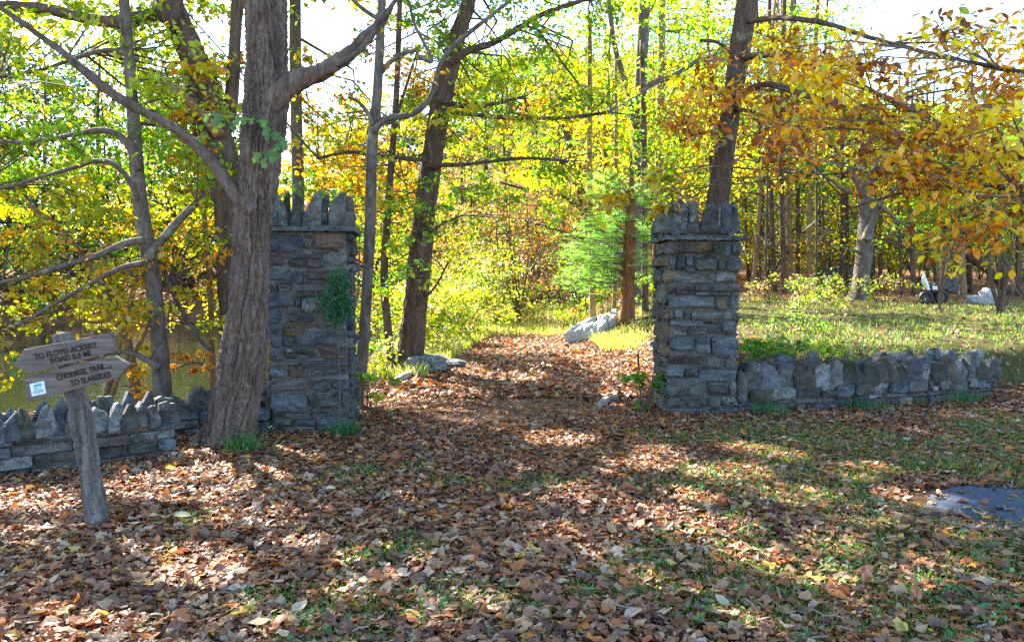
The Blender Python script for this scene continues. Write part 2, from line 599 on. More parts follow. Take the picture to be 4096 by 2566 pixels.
# trail: a slightly worn strip laid over the ground from the gate to the woods
ty = np.linspace(8.3, 52, 120)
tw = np.linspace(-1, 1, 15)
TY, TW = np.meshgrid(ty, tw, indexing='ij')
half = np.interp(TY, [8.3, 10, 20, 26, 34, 52], [1.75, 1.5, 1.15, .75, .45, .45])
TX = trail_x(TY) + TW * half * (1 + .12 * noise2(TY, TW, .9, 8))
TZ = H(TX, TY) + .022 * (1 - TW ** 2 * 1.6) + .004
ii = np.arange(len(ty) - 1)[:, None] * 15 + np.arange(14)[None]
M['trail'] = plain_mat('trail_dirt', (.10, .06, .04), (.21, .145, .10), 7, .95, None, .03, .8, .1)
tag(mk('trail', np.stack([TX, TY, TZ], -1).reshape(-1, 3), np.stack([ii, ii + 1, ii + 16, ii + 15], -1).reshape(-1, 4), M['trail'], smooth=True), kind='structure')

m, nt, N, L, p = mat_new('pond_water')
p.inputs['Base Color'].default_value = (.018, .024, .006, 1)
p.inputs['Roughness'].default_value = .07
p.inputs['IOR'].default_value = 1.33
tc = N.new('ShaderNodeTexCoord')
n1 = noise_node(N, L, tc.outputs['Object'], 3.0, 3, .5, .4, (1, 2.2, 1))
bump(N, L, n1.outputs[0], .35, .03, p)
wx = np.linspace(-75, -1.5, 30)
wy = np.linspace(9.5, 48, 30)
WX, WY = np.meshgrid(wx, wy)
ii = np.arange(29)[:, None] * 30 + np.arange(29)[None]
tag(mk('pond_water', np.stack([WX, WY, np.full(WX.shape, WATER_Z)], -1).reshape(-1, 3),
       np.stack([ii, ii + 1, ii + 31, ii + 30], -1).reshape(-1, 4), m), kind='structure')

# ------------------------------------------------------------------ masonry
RS = random.Random(5)

def stone_poly(poly, front, depth, O, U, Wv, Nv, rng, inset=.84, rough=.012, bev=.014):
    """irregular stone: outline poly [(u, v)], face at `front` along N, body going back by depth"""
    poly = np.asarray(poly, float)
    c = poly.mean(0)
    n = len(poly)
    fr = np.array([front + rng.uniform(-rough, rough) for _ in range(n)])
    tl = rng.uniform(-rough, rough) * 1.2, rng.uniform(-rough, rough) * 1.2
    span = np.ptp(poly, axis=0) + 1e-6
    rel = (poly - c) / span
    fr = fr + rel[:, 0] * tl[0] + rel[:, 1] * tl[1]
    back = c + (poly - c) * .92
    inner = c + (poly - c) * (inset + np.array([[rng.uniform(-.06, .05)] for _ in range(n)]))
    rings = [(back, np.full(n, front - depth)), (poly, fr - bev), (inner, fr)]
    V = []
    for q, f in rings:
        V.append(O + q[:, :1] * U + q[:, 1:2] * Wv + f[:, None] * Nv)
    V.append((O + c[0] * U + c[1] * Wv + (fr.mean() + rng.uniform(-.5, 1) * rough) * Nv)[None])
    V = np.concatenate(V)
    j = np.arange(n)
    k = (j + 1) % n
    F4 = np.concatenate([np.stack([j, k, n + k, n + j], 1), np.stack([n + j, n + k, 2 * n + k, 2 * n + j], 1)])
    F3 = np.stack([2 * n + j, 2 * n + k, np.full(n, 3 * n)], 1)
    Fb = j[::-1][None]
    return V, [F4, F3, Fb]

def rect_poly(u0, v0, u1, v1, rng, jit=.26, cut=.3):
    """rounded, jittered ten-point outline of a squared rubble stone"""
    w, h = u1 - u0, v1 - v0
    a = min(w, h)
    q = lambda: rng.uniform(.35, 1) * a * cut
    j = lambda: rng.uniform(-1, 1) * a * jit * .5
    b = [q() for _ in range(8)]
    pts = [(u0 + b[0], v0), ((u0 + u1) / 2 + rng.uniform(-.2, .2) * w, v0 + j() * .5), (u1 - b[1], v0), (u1, v0 + b[2]), (u1, v1 - b[3]),
           (u1 - b[4], v1), ((u0 + u1) / 2 + rng.uniform(-.2, .2) * w, v1 + j() * .5), (u0 + b[5], v1), (u0, v1 - b[6]), (u0, v0 + b[7])]
    return [(x + j() * .35, y + j() * .35) for x, y in pts]

STONES = ['stone_blue'] * 5 + ['stone_grey'] * 5 + ['stone_brown'] * 3 + ['stone_purple'] * 3 + ['stone_tan'] + ['stone_lichen']

def rows_fill(W, Ht, rng, hmin=.06, hmax=.17, wmin=.13, wmax=.42):
    out = []
    v = 0
    while v < Ht - .02:
        h = min(rng.uniform(hmin, hmax), Ht - v)
        if Ht - v - h < hmin * .6:
            h = Ht - v
        u = 0
        while u < W - .02:
            w = rng.uniform(wmin, wmax) * (1.25 if h < .09 else 1)
            if W - u - w < wmin * .7:
                w = W - u
            if h > .12 and rng.random() < .3 and w < .3:
                s = rng.uniform(.4, .6)
                out += [(u, v, u + w, v + h * s), (u, v + h * s, u + w, v + h)]
            else:
                out.append((u, v, u + w, v + h))
            u += w
        v += h
    return out

def rough_box(name, c, s, rz, mat, parent, amp=.02, n=14):
    """mortar body: a box with a lumpy surface"""
    parts = []
    c = np.asarray(c, float)
    s = np.asarray(s, float)
    for ax in range(3):
        for sg in (-1, 1):
            a, b = [k for k in range(3) if k != ax]
            g = np.linspace(-.5, .5, n)
            A, B = np.meshgrid(g, g)
            V = np.zeros((n * n, 3))
            V[:, a], V[:, b], V[:, ax] = A.ravel() * s[a], B.ravel() * s[b], sg * .5 * s[ax]
            ii = (np.arange(n - 1)[:, None] * n + np.arange(n - 1)[None])
            F = np.stack([ii, ii + 1, ii + n + 1, ii + n], -1).reshape(-1, 4)
            if (sg > 0) != (ax != 1):
                F = F[:, ::-1]
            parts.append((V, F))
    V, F = join(parts)
    d = V / (np.linalg.norm(V, axis=1)[:, None] + 1e-6)
    V = V + d * (amp * perlin(V * 9 + c))[:, None] + d * (amp * .5 * perlin(V * 23 + c))[:, None]
    cs, sn = math.cos(rz), math.sin(rz)
    V = np.stack([V[:, 0] * cs - V[:, 1] * sn, V[:, 0] * sn + V[:, 1] * cs, V[:, 2]], 1) + c
    return mk(name, V, F, mat, parent, smooth=True)

def pillar(label, FL, rz, W, D, Ht, front, side, side_is_left, crest, mats, seed, zbase=0.0):
    rng = random.Random(seed)
    U = np.array([math.cos(rz), math.sin(rz), 0.0])
    B = np.array([-math.sin(rz), math.cos(rz), 0.0])          # backwards
    Z = np.array([0, 0, 1.0])
    FL = np.array([FL[0], FL[1], zbase])
    t = thing('gate_pillar', label, 'gate pillar', FL + U * W / 2 + B * D / 2, 'stone gate pillars at the trail entrance')
    t['kind'] = 'thing'
    cen = FL + U * W / 2 + B * D / 2
    rough_box('mortar_core', cen + Z * (Ht / 2 - .03), (W - .07, D - .07, Ht + .06), rz, M['mortar'], t, .014, 26)
    faces = [(FL, U, -B, W, front, True)]
    right_o = FL + U * W
    faces.append((right_o, B, U, D, None if side_is_left else side, False))
    faces.append((FL + B * D, -B, -U, D, side if side_is_left else None, False))
    faces.append((FL + U * W + B * D, -U, B, W, None, True))
    for O, Uf, Nf, Wf, lst, corner in faces:
        given = lst is not None
        rects = lst if given else rows_fill(Wf, Ht, rng)
        for r in rects:
            u0, v0, u1, v1 = r[:4]
            mt = r[4] if len(r) > 4 else rng.choice(STONES)
            g = .006
            if not corner and not given:
                u0, u1 = max(u0, .10), min(u1, Wf - .10)
                if u1 - u0 < .05:
                    continue
            if v1 - v0 < .02:
                continue
            V, F = stone_poly(rect_poly(u0 + g, v0 + g, u1 - g, v1 - g, rng), .004 + rng.uniform(-.012, .03), .12, O, Uf, Z, Nf, rng, .80, .02, .018)
            mk('stone', V, F, M[mt], t)
        if given:      # pinning stones in the gaps that the listed stones leave
            grid = np.zeros((int(Ht / .02), int(Wf / .02)), bool)
            for r in rects:
                grid[max(0, int(r[1] / .02)):int(r[3] / .02) + 1, max(0, int(r[0] / .02)):int(r[2] / .02) + 1] = True
            for a in range(0, grid.shape[0] - 2, 2):
                for b in range(0, grid.shape[1] - 3, 3):
                    if not grid[a:a + 3, b:b + 4].any():
                        e = b + 4
                        while e < grid.shape[1] and e - b < 12 and not grid[a:a + 3, e].any():
                            e += 1
                        f = a + 3
                        while f < grid.shape[0] and f - a < 5 and not grid[f, b:e].any():
                            f += 1
                        grid[a:f, b:e] = True
                        V, F = stone_poly(rect_poly(b * .02 + .004, a * .02 + .004, e * .02 - .004, f * .02 - .004, rng), rng.uniform(-.012, .008), .09, O, Uf, Z, Nf, rng)
                        mk('stone', V, F, M[rng.choice(STONES)], t)
    # ledge of flat slabs
    over = .065
    def ledge(name, x0, x1, y0, y1, z, th):
        k = 15
        a = np.linspace(0, 1, k)
        e = lambda: np.array([rng.uniform(-.016, .016) for _ in range(k)])
        pts = [(x0 + (x1 - x0) * s, y0 + q) for s, q in zip(a, e())] + [(x1 + q, y0 + (y1 - y0) * s) for s, q in zip(a[1:], e())] + \
              [(x1 + (x0 - x1) * s, y1 + q) for s, q in zip(a[1:], e())] + [(x0 + q, y1 + (y0 - y1) * s) for s, q in zip(a[1:-1], e())]
        pts = np.array(pts)
        n = len(pts)
        zt = np.array([rng.uniform(-.007, .007) for _ in range(n)])
        lo = FL + pts[:, :1] * U + pts[:, 1:] * B + (z + zt * .6)[:, None] * Z
        hi = FL + (pts * .97 + np.array([(x0 + x1) / 2, (y0 + y1) / 2]) * .03)[:, :1] * U + (pts * .97 + np.array([(x0 + x1) / 2, (y0 + y1) / 2]) * .03)[:, 1:] * B + (z + th + zt)[:, None] * Z
        V = np.vstack([lo, hi])
        j = np.arange(n)
        kk = (j + 1) % n
        F = [np.stack([j, kk, n + kk, n + j], 1), (n + j)[None], j[::-1][None]]
        mk(name, V, F, M['stone_grey'], t)
    mid = W * rng.uniform(.45, .6)
    ledge('ledge_slab', -over, mid - .004, -over, D + over, Ht + .004, .042)
    ledge('ledge_slab', mid + .004, W + over, -over * .9, D + over, Ht + .002, .047)
    # crest of upright stones
    zc = Ht + .047
    rough_box('crest_core', cen + Z * (zc + .07), (W - .16, D - .16, .17), rz, M['mortar'], t, .02, 10)
    for poly, back, dep, mt in crest:
        V, F = stone_poly(poly, -back, dep, FL, U, Z, -B, rng, .86, .012, .015)
        mk('crest_stone', V, F, M[mt], t)
    for O, Uf, Nf, Wf in ((FL + U * W, B, U, D), (FL + U * W + B * D, -U, B, W), (FL + B * D, -B, -U, D)):
        u = .03
        while u < Wf - .08:
            w = rng.uniform(.11, .2)
            h = rng.uniform(.15, .30)
            pk = rng.uniform(.3, .7)
            poly = [(u, zc), (u + w, zc), (u + w + .01, zc + h * .5), (u + w * (pk + .2), zc + h * .86), (u + w * pk, zc + h), (u + w * (pk - .2), zc + h * .8), (u - .008, zc + h * .45)]
            V, F = stone_poly(poly, -rng.uniform(.02, .07), rng.uniform(.07, .11), O, Uf, Z, Nf, rng, .84, .012)
            mk('crest_stone', V, F, M[rng.choice(['stone_grey', 'stone_lichen', 'stone_blue'])], t)
            u += w * .95
    return t

def conv(rects, x0, x1, yb, yt, W, Ht):
    return [((a - x0) / (x1 - x0) * W, (yb - d) / (yb - yt) * Ht, (c_ - x0) / (x1 - x0) * W, (yb - b) / (yb - yt) * Ht) + tuple(e) for a, b, c_, d, *e in rects]

bl, gr, br, pu, ta, li = 'stone_blue', 'stone_grey', 'stone_brown', 'stone_purple', 'stone_tan', 'stone_lichen'
LEFT_FRONT = [(228, 375, 425, 475, bl), (428, 380, 472, 405, bl), (428, 408, 475, 455, gr), (475, 370, 640, 452, br), (470, 456, 610, 476, gr),
              (235, 478, 322, 548, br), (345, 478, 530, 509, bl), (345, 510, 428, 555, pu), (429, 510, 537, 555, pu), (540, 460, 650, 545, gr),
              (235, 552, 382, 618, bl), (385, 565, 430, 640, pu), (432, 560, 600, 618, br), (230, 620, 290, 680, gr), (293, 618, 362, 643, gr),
              (295, 645, 358, 680, bl), (362, 622, 600, 680, pu), (602, 550, 655, 680, br), (240, 684, 376, 763, bl), (378, 684, 515, 712, gr), (415, 715, 515, 790, li),
              (380, 714, 413, 765, gr), (242, 766, 312, 848, bl), (345, 806, 470, 845, pu), (314, 848, 470, 875, br), (518, 690, 645, 850, gr),
              (315, 878, 440, 918, br), (242, 850, 313, 975, bl), (315, 920, 372, 972, bl), (375, 880, 640, 962, bl), (472, 852, 640, 880, bl), (242, 978, 325, 1042, bl),
              (328, 968, 500, 1005, gr), (330, 1008, 500, 1034, bl), (503, 965, 650, 1040, br), (242, 1045, 400, 1077, gr), (402, 1042, 650, 1080, pu),
              (245, 1080, 328, 1132, bl), (330, 1080, 460, 1135, br), (463, 1084, 655, 1116, gr), (463, 1118, 655, 1150, gr), (245, 1138, 460, 1205, pu),
              (463, 1152, 560, 1205, gr), (563, 1152, 655, 1205, bl), (248, 1208, 440, 1318, bl), (443, 1208, 608, 1290, gr), (611, 1208, 655, 1290, gr),
              (443, 1292, 655, 1345, gr), (248, 1345, 355, 1385, gr), (358, 1348, 480, 1385, bl), (483, 1348, 655, 1420, bl), (248, 1388, 310, 1425, gr), (313, 1388, 480, 1425, gr), (248, 1319, 440, 1344, gr)]
RIGHT_FRONT = [(255, 378, 498, 445, br), (500, 385, 560, 445, gr), (565, 388, 612, 468, bl), (614, 383, 668, 456, bl), (245, 447, 285, 545, gr), (287, 447, 342, 548, bl),
               (345, 462, 388, 520, bl), (390, 452, 440, 478, bl), (400, 480, 530, 548, gr), (345, 522, 398, 556, gr), (532, 475, 578, 545, bl), (580, 470, 665, 552, bl),
               (265, 560, 520, 622, gr), (522, 558, 640, 612, li), (230, 628, 282, 682, ta), (284, 626, 370, 684, pu), (373, 628, 398, 684, gr), (400, 615, 660, 663, gr),
               (400, 666, 605, 692, gr), (245, 690, 515, 762, bl), (517, 698, 605, 772, br), (607, 668, 660, 772, bl), (228, 767, 276, 824, ta), (278, 768, 332, 824, bl),
               (335, 778, 378, 830, gr), (380, 780, 652, 832, gr), (255, 832, 453, 868, bl), (455, 835, 558, 858, br), (478, 860, 556, 908, pu), (560, 836, 652, 912, bl),
               (268, 870, 360, 920, gr), (362, 870, 476, 918, pu), (255, 922, 408, 1005, bl), (410, 922, 498, 1034, bl), (500, 920, 648, 1038, bl), (245, 1036, 472, 1092, br),
               (474, 1040, 580, 1116, pu), (582, 1040, 648, 1116, gr), (238, 1094, 342, 1160, bl), (345, 1112, 420, 1162, gr), (424, 1094, 472, 1116, gr), (424, 1118, 650, 1188, bl),
               (236, 1165, 475, 1272, gr), (480, 1190, 600, 1214, gr), (480, 1216, 606, 1272, pu), (609, 1192, 652, 1272, gr), (240, 1275, 348, 1340, gr), (352, 1275, 480, 1340, gr),
               (482, 1276, 560, 1332, gr), (562, 1276, 655, 1332, li), (245, 1342, 498, 1390, gr), (500, 1336, 660, 1390, gr)]
RIGHT_SIDE = [(160, 385, 250, 460, gr), (158, 465, 243, 530, ta), (160, 540, 199, 622, bl), (201, 540, 243, 624, ta), (160, 626, 230, 742, gr), (155, 745, 190, 846, gr),
              (192, 745, 240, 846, br), (150, 850, 240, 980, br), (150, 985, 182, 1046, bl), (184, 985, 240, 1046, ta), (150, 1050, 205, 1110, gr), (207, 1050, 240, 1110, gr),
              (150, 1115, 240, 1195, gr), (150, 1200, 200, 1290, gr), (202, 1200, 240, 1290, gr), (150, 1294, 240, 1388, gr)]
LW, LD, LH = .81, .84, 2.045
RW, RD, RH = .815, .86, 2.005
LROT, RROT = math.radians(6.0), math.radians(1.0)
LFL, RFL = (-2.474, 7.76), (1.776, 8.72)

def crest_uv(polys, x0, y0, sc, FL, rz, d):
    out = []
    for pts, back, dep, mt in polys:
        q = []
        for zx, zy in pts:
            w = P((x0 + zx / sc) / 4, (y0 + zy / sc) / 4, d + back)
            q.append(((w[0] - FL[0]) / math.cos(rz), w[2]))
        a = sum(q[i][0] * q[(i + 1) % len(q)][1] - q[(i + 1) % len(q)][0] * q[i][1] for i in range(len(q)))
        out.append((q if a > 0 else q[::-1], back, dep, mt))
    return out

LCREST = crest_uv([([(122, 480), (118, 250), (124, 70), (160, 56), (205, 130), (245, 215), (290, 300), (300, 480)], .03, .10, li),
                   ([(245, 420), (255, 250), (275, 150), (300, 62), (332, 75), (335, 180), (330, 420)], .10, .08, gr),
                   ([(340, 480), (350, 320), (372, 200), (400, 110), (448, 88), (474, 150), (462, 260), (470, 480)], .05, .09, gr),
                   ([(470, 490), (485, 350), (540, 230), (578, 160), (638, 62), (680, 105), (690, 310), (690, 490)], .02, .10, gr),
                   ([(560, 330), (575, 150), (632, 64), (684, 110), (688, 318)], -.005, .06, li),
                   ([(690, 470), (695, 290), (702, 150), (775, 105), (788, 140), (770, 300), (780, 470)], .06, .08, bl),
                   ([(775, 490), (780, 240), (850, 125), (935, 62), (982, 84), (975, 300), (965, 490)], .02, .09, gr),
                   ([(965, 500), (972, 140), (1005, 108), (1050, 125), (1075, 330), (1085, 500)], .05, .2, br)], 1050, 740, 2.965, LFL, LROT, 7.80)
RCREST = crest_uv([([(200, 480), (205, 330), (325, 180), (395, 85), (440, 82), (430, 300), (440, 480)], .06, .3, gr),
                   ([(400, 490), (425, 300), (430, 105), (515, 42), (598, 110), (612, 250), (600, 490)], .01, .12, li),
                   ([(590, 480), (615, 300), (620, 125), (698, 72), (744, 125), (742, 300), (760, 480)], .06, .1, gr),
                   ([(630, 350), (650, 200), (690, 190), (712, 280), (690, 350)], .0, .06, li),
                   ([(750, 490), (800, 320), (822, 190), (918, 78), (988, 160), (1000, 300), (1010, 490)], .02, .1, gr),
                   ([(985, 470), (990, 290), (1000, 125), (1042, 132), (1040, 300), (1050, 470)], .05, .09, li),
                   ([(1030, 490), (1042, 330), (1060, 105), (1110, 68), (1178, 120), (1192, 340), (1200, 490)], .02, .1, bl),
                   ([(1180, 495), (1188, 300), (1182, 115), (1240, 130), (1278, 300), (1290, 495)], .06, .2, li)], 2560, 780, 3.217, RFL, RROT, 8.76)
pillar('grey stone gate pillar squeezed against the big tree trunk, with spiky stone crest', LFL, LROT, LW, LD, LH,
       conv(LEFT_FRONT, 240, 655, 1425, 365, LW, LH), None, False, LCREST, None, 3)
pillar('grey stone gate pillar standing where the field wall ends, fern below its ledge', RFL, RROT, RW, RD, RH,
       conv(RIGHT_FRONT, 245, 662, 1390, 372, RW, RH), conv(RIGHT_SIDE, 150, 243, 1390, 380, RD, RH), True, RCREST, None, 8)
# plinth stones left at the foot of the first pillar
pl = thing('plinth', 'low plinth of flat grey stones at the foot of the trunk-side pillar', 'plinth', (-2.55, 7.85, 0))
rngp = random.Random(77)
for (a, b, c_, d) in ((-.02, .155, .235, .245), (-.01, .0, .16, .15), (.165, .0, .245, .15)):
    V, F = stone_poly(rect_poly(a, b, c_, d, rngp), .0, .36, np.array([-2.70, 7.66, -.02]), np.array([1., .08, 0]), np.array([0, 0, 1.]), np.array([.05, -1., 0]), rngp)
    mk('stone', V, F, M[rngp.choice([bl, gr])], pl)

def wall(label, A, B_, height, thick, seed, uph=.26, coursed=True, back_row=True, lichen=.3, wlo=.13, whi=.26, mossy=False, zA=0., zB=0.):
    rng = random.Random(seed)
    A = np.array([A[0], A[1], 0.])
    B_ = np.array([B_[0], B_[1], 0.])
    Lw = np.linalg.norm(B_ - A)
    U = (B_ - A) / Lw
    N_ = np.array([U[1], -U[0], 0.])
    Z = np.array([0, 0, 1.])
    t = thing('stone_wall', label, 'stone wall', (A + B_) / 2 - N_ * thick / 2, 'low dry stone walls at the gate')
    t['kind'] = 'thing'
    ang = math.atan2(U[1], U[0])
    lo = height - uph
    rough_box('rubble_core', (A + B_) / 2 - N_ * thick / 2 + Z * (lo + .06) / 2, (Lw - .06, thick - .1, lo + .12), ang, M['mortar'], t, .02, 26)
    pal = [gr] * 4 + [br] * 3 + [pu] * 2 + [bl] * 3 + [li] * 3 + ['stone_moss'] * 3
    for O, Uf, Nf, Wf in ((A, U, N_, Lw), (B_ - N_ * thick, -U, -N_, Lw), (B_, -N_, U, thick), (A - N_ * thick, N_, -U, thick)):
        base_drop = .05
        for (u0, v0, u1, v1) in rows_fill(Wf, lo + base_drop, rng, .04, .14, .10, .36):
            if Wf == thick:
                u0, u1 = max(u0, .1), min(u1, Wf - .1)
                if u1 - u0 < .05:
                    continue
            V, F = stone_poly(rect_poly(u0 + .005, v0 + .005, u1 - .005, v1 - .005, rng, .25, .3), rng.uniform(-.02, .03), .13, O - Z * base_drop, Uf, Z, Nf, rng, .84, .02)
            mk('stone', V, F, M[rng.choice(pal)], t)
    for row in ((0, 1) if back_row else (0,)):
        u = -.02
        while u < Lw - .05:
            w = rng.uniform(wlo, whi)
            h = uph * rng.uniform(.78, 1.14) * (1.15 if row else 1)
            pk = rng.uniform(.25, .75)
            ln = rng.uniform(-.03, .03)
            fl_ = rng.random() < .6
            z0 = lo - .03
            j3 = lambda s_: rng.uniform(-s_, s_) * w
            poly = [(u + .004, z0), (u + w - .004, z0), (u + w + j3(.08), z0 + h * rng.uniform(.3, .6)), (u + w * min(.97, pk + .34) + ln + j3(.1), z0 + h * (rng.uniform(.85, 1) if fl_ else rng.uniform(.6, .9))),
                    (u + w * min(.9, pk + .1) + ln, z0 + h * rng.uniform(.9, 1.0)), (u + w * pk + ln, z0 + h), (u + w * max(.05, pk - .3) + ln + j3(.08), z0 + h * (rng.uniform(.85, .97) if fl_ else rng.uniform(.55, .92))), (u + j3(.06), z0 + h * rng.uniform(.25, .55))]
            fr = rng.uniform(-.03, .03) if row == 0 else -thick * rng.uniform(.5, .6)
            V, F = stone_poly(poly, fr, rng.uniform(.07, .15), A, U, Z, N_, rng, .80, .022, .014)
            # lean each one a little
            lean = rng.uniform(-.16, .16)
            zz = V[:, 2] - z0
            V = V + U * (zz * lean)[:, None]
            mk('coping_stone', V, F, M[rng.choice([gr, gr, li, li, bl, br, 'stone_moss'])], t)
            u += w * rng.uniform(.78, .92)
    return t

dW = np.array([-2.99, 6.78]) - np.array([-4.02, 5.98])
wall('low dry stone wall behind the wooden trail sign, with upright jagged coping', np.array([-4.02, 5.98]) - dW * 1.1, (-2.99, 6.78), .54, .42, 21, .25, wlo=.09, whi=.20)
wall('short mossy wall stub between the sign wall and the big trunk', (-3.35, 7.45), (-2.45, 8.15), .50, .35, 22, .26, back_row=False)
wall('low stone wall of lichen-covered upright slabs along the edge of the field', (2.62, 8.86), (6.4, 10.12), .61, .42, 23, .33, wlo=.13, whi=.30)

# ------------------------------------------------------------------ wooden trail sign
SD = 4.76
sg = thing('trail_sign', 'leaning weathered wooden trail sign with two arrow boards on a post', 'sign', P(98.5, 531, SD))
def zsign(zx, zy, d):
    return P(10 + zx * .0579, 325 + zy * .0579, d)
rows = []
for px, py, w in ((99, 534, 24), (93, 490, 23), (87, 450, 22.5), (80, 410, 22), (70, 370, 21.5), (61, 334, 21)):
    rows.append([*P(px, py, SD), w / 2 * .86 * SD / FPX])
V, F = tube(rows, 220, 70, .016, 24, .05, 2.0)
mk('post', V, F, M['wood_grey'], sg, smooth=True)
def board(name, zpts, d, th, seed):
    rng = random.Random(seed)
    P0 = [np.array(z, float) for z in zpts]
    out = []
    for i, a in enumerate(P0):
        b = P0[(i + 1) % len(P0)]
        n = max(2, int(np.linalg.norm(b - a) / 90))
        nrm = np.array([-(b - a)[1], (b - a)[0]]) / (np.linalg.norm(b - a) + 1e-6)
        for k in range(n):
            out.append(a + (b - a) * k / n + (nrm * rng.uniform(-7, 7) if k else 0))
    pf = np.array([zsign(x, y, d) for x, y in out])
    n = len(pf)
    cc = pf.mean(0)
    bev = cc + (pf - cc) * .985
    V = np.vstack([pf + np.array([0, th, 0]), pf + np.array([0, .004, 0]), bev])
    j = np.arange(n)
    k = (j + 1) % n
    F = [np.stack([j, k, n + k, n + j], 1)[:, ::-1], np.stack([n + j, n + k, 2 * n + k, 2 * n + j], 1)[:, ::-1], (2 * n + j)[None][:, ::-1], j[None]]
    return mk(name, V, F, M['board'], sg)
bd = 4.645
b1 = board('arrow_board', [(60, 695), (245, 410), (680, 330), (1080, 262), (1730, 130), (1762, 290), (1785, 450), (1100, 640), (340, 835)], bd, .04, 1)
b1['label'] = 'upper board pointing to the water, routed with a road name'
b2 = board('arrow_board', [(235, 890), (1000, 700), (1800, 525), (2060, 670), (1965, 790), (1870, 910), (1000, 1135), (900, 1160), (290, 1330)], bd + .012, .04, 2)
b2['label'] = 'lower board pointing to the gate, with a small pale plaque'
bpy.context.view_layer.update()
def lettering(text, za, zb, height, parent, d, mat):
    a, b = zsign(*za, d), zsign(*zb, d)
    cu = bpy.data.curves.new('lettering', 'FONT')
    cu.body = text
    cu.size = 1.0
    cu.resolution_u = 3
    cu.extrude = .004
    cu.offset = .012
    o = bpy.data.objects.new('lettering', cu)
    cu.materials.append(mat)
    put(o)
    bpy.context.view_layer.update()
    w = o.dimensions.x
    wid = math.hypot(b[0] - a[0], b[2] - a[2])
    o.parent = parent
    o.location = a - OFF[parent.name]
    o.rotation_euler = (math.pi / 2, 0, 0)
    ang = math.atan2(b[2] - a[2], b[0] - a[0])
    from mathutils import Matrix
    o.rotation_euler = (Matrix.Rotation(ang, 3, Vector((0, -1, 0))) @ Matrix.Rotation(math.pi / 2, 3, 'X')).to_euler()
    hs = height * .0579 / FPX * d / .72
    o.scale = (wid / w, hs, 1.0)
    me = bpy.data.meshes.new_from_object(o)
    q = bpy.data.objects.new('lettering', me)
    put(q, parent)
    q.location, q.rotation_euler, q.scale = o.location, o.rotation_euler, o.scale
    bpy.data.objects.remove(o)
    q.name = 'lettering'
    return q
lettering('TO FLOYD ACKERT', (430, 590), (1510, 378), 100, b1, bd - .001, M['ink'])
lettering('ROAD 0.6 MI', (700, 655), (1385, 520), 96, b1, bd - .001, M['ink'])
lettering('CHODIKEE TRAIL', (815, 950), (1650, 745), 100, b2, bd + .011, M['ink'])
lettering('TO SLABSIDES', (1050, 1045), (1750, 880), 100, b2, bd + .011, M['ink'])
def arrow(parent, d):
    pts = [(1655, 728), (1715, 712), (1708, 690), (1775, 706), (1730, 752), (1723, 732), (1660, 748)]
    pf = np.array([zsign(x, y, d) for x, y in pts])
    V = np.vstack([pf, pf + np.array([0, .006, 0])])
    n = len(pf)
    j = np.arange(n)
    k = (j + 1) % n
    mk('direction_arrow', V, [j[None][:, ::-1], np.stack([j, k, n + k, n + j], 1)], M['ink'], parent)
arrow(b2, bd + .0095)
def quad_on(name, z4, d, th, mat, parent):
    pf = np.array([zsign(x, y, d) for x, y in z4])
    V = np.vstack([pf, pf + np.array([0, th, 0])])
    F = [np.array([[3, 2, 1, 0], [4, 5, 6, 7], [0, 1, 5, 4], [1, 2, 6, 5], [2, 3, 7, 6], [3, 0, 4, 7]])]
    return mk(name, V, F, mat, parent)
pq = np.array([(335, 1010), (585, 955), (625, 1170), (380, 1225)], float)
quad_on('plaque', pq, bd + .008, .003, M['plaque'], b2)
def pmap(s, t):
    return tuple((pq[0] * (1 - s) + pq[1] * s) * (1 - t) + (pq[3] * (1 - s) + pq[2] * s) * t)
for s0, t0, s1, t1, mt in ((.26, .14, .78, .2, 'teal'), (.24, .22, .8, .31, 'teal'), (.26, .38, .40, .46, 'navy'), (.5, .38, .58, .42, 'teal'), (.66, .37, .74, .43, 'teal'),
                           (.24, .52, .34, .57, 'navy'), (.4, .51, .7, .545, 'navy'), (.16, .64, .86, .67, 'navy'), (.14, .71, .88, .74, 'navy'), (.14, .78, .86, .81, 'navy'),
                           (.46, .89, .54, .93, 'navy'), (.46, .04, .54, .08, 'teal')):
    quad_on('printed_mark', [pmap(s0, t0), pmap(s1, t0), pmap(s1, t1), pmap(s0, t1)], bd + .0068, .0014, M[mt], b2)

# ------------------------------------------------------------------ leaves
YG, LIME, YEL, GOLD, ORA, RUST, GRN, DKG = (.33, .42, .025), (.17, .34, .025), (.52, .47, .03), (.55, .31, .025), (.50, .17, .015), (.34, .10, .02), (.09, .20, .03), (.025, .07, .03)
BRN, TAN = (.22, .12, .06), (.42, .29, .15)
PAL_LEFT = [(.42, YG), (.30, LIME), (.16, YEL), (.07, GOLD), (.05, GRN)]
PAL_GOLD = [(.3, YEL), (.36, GOLD), (.14, ORA), (.2, YG)]
PAL_LIME = [(.5, LIME), (.3, YG), (.1, YEL), (.1, GRN)]
PAL_MIX = [(.28, YG), (.3, LIME), (.14, YEL), (.12, GOLD), (.06, ORA), (.1, GRN)]
PAL_AMBER = [(.34, (.66, .35, .025)), (.18, (.58, .21, .02)), (.26, (.78, .6, .05)), (.12, (.24, .07, .012)), (.10, YG)]  # pale yellow and dark red entries imitate backlit highlights and shadowed leaves
PAL_WOODS = [(.26, YEL), (.2, GOLD), (.22, YG), (.12, LIME), (.2, GRN)]
PAL_RUST = [(.3, ORA), (.2, RUST), (.2, GOLD), (.15, TAN), (.15, BRN)]
PAL_GREEN = [(.5, GRN), (.3, LIME), (.2, (.05, .13, .03))]
PAL_DARK = [(.7, DKG), (.3, (.04, .11, .03))]
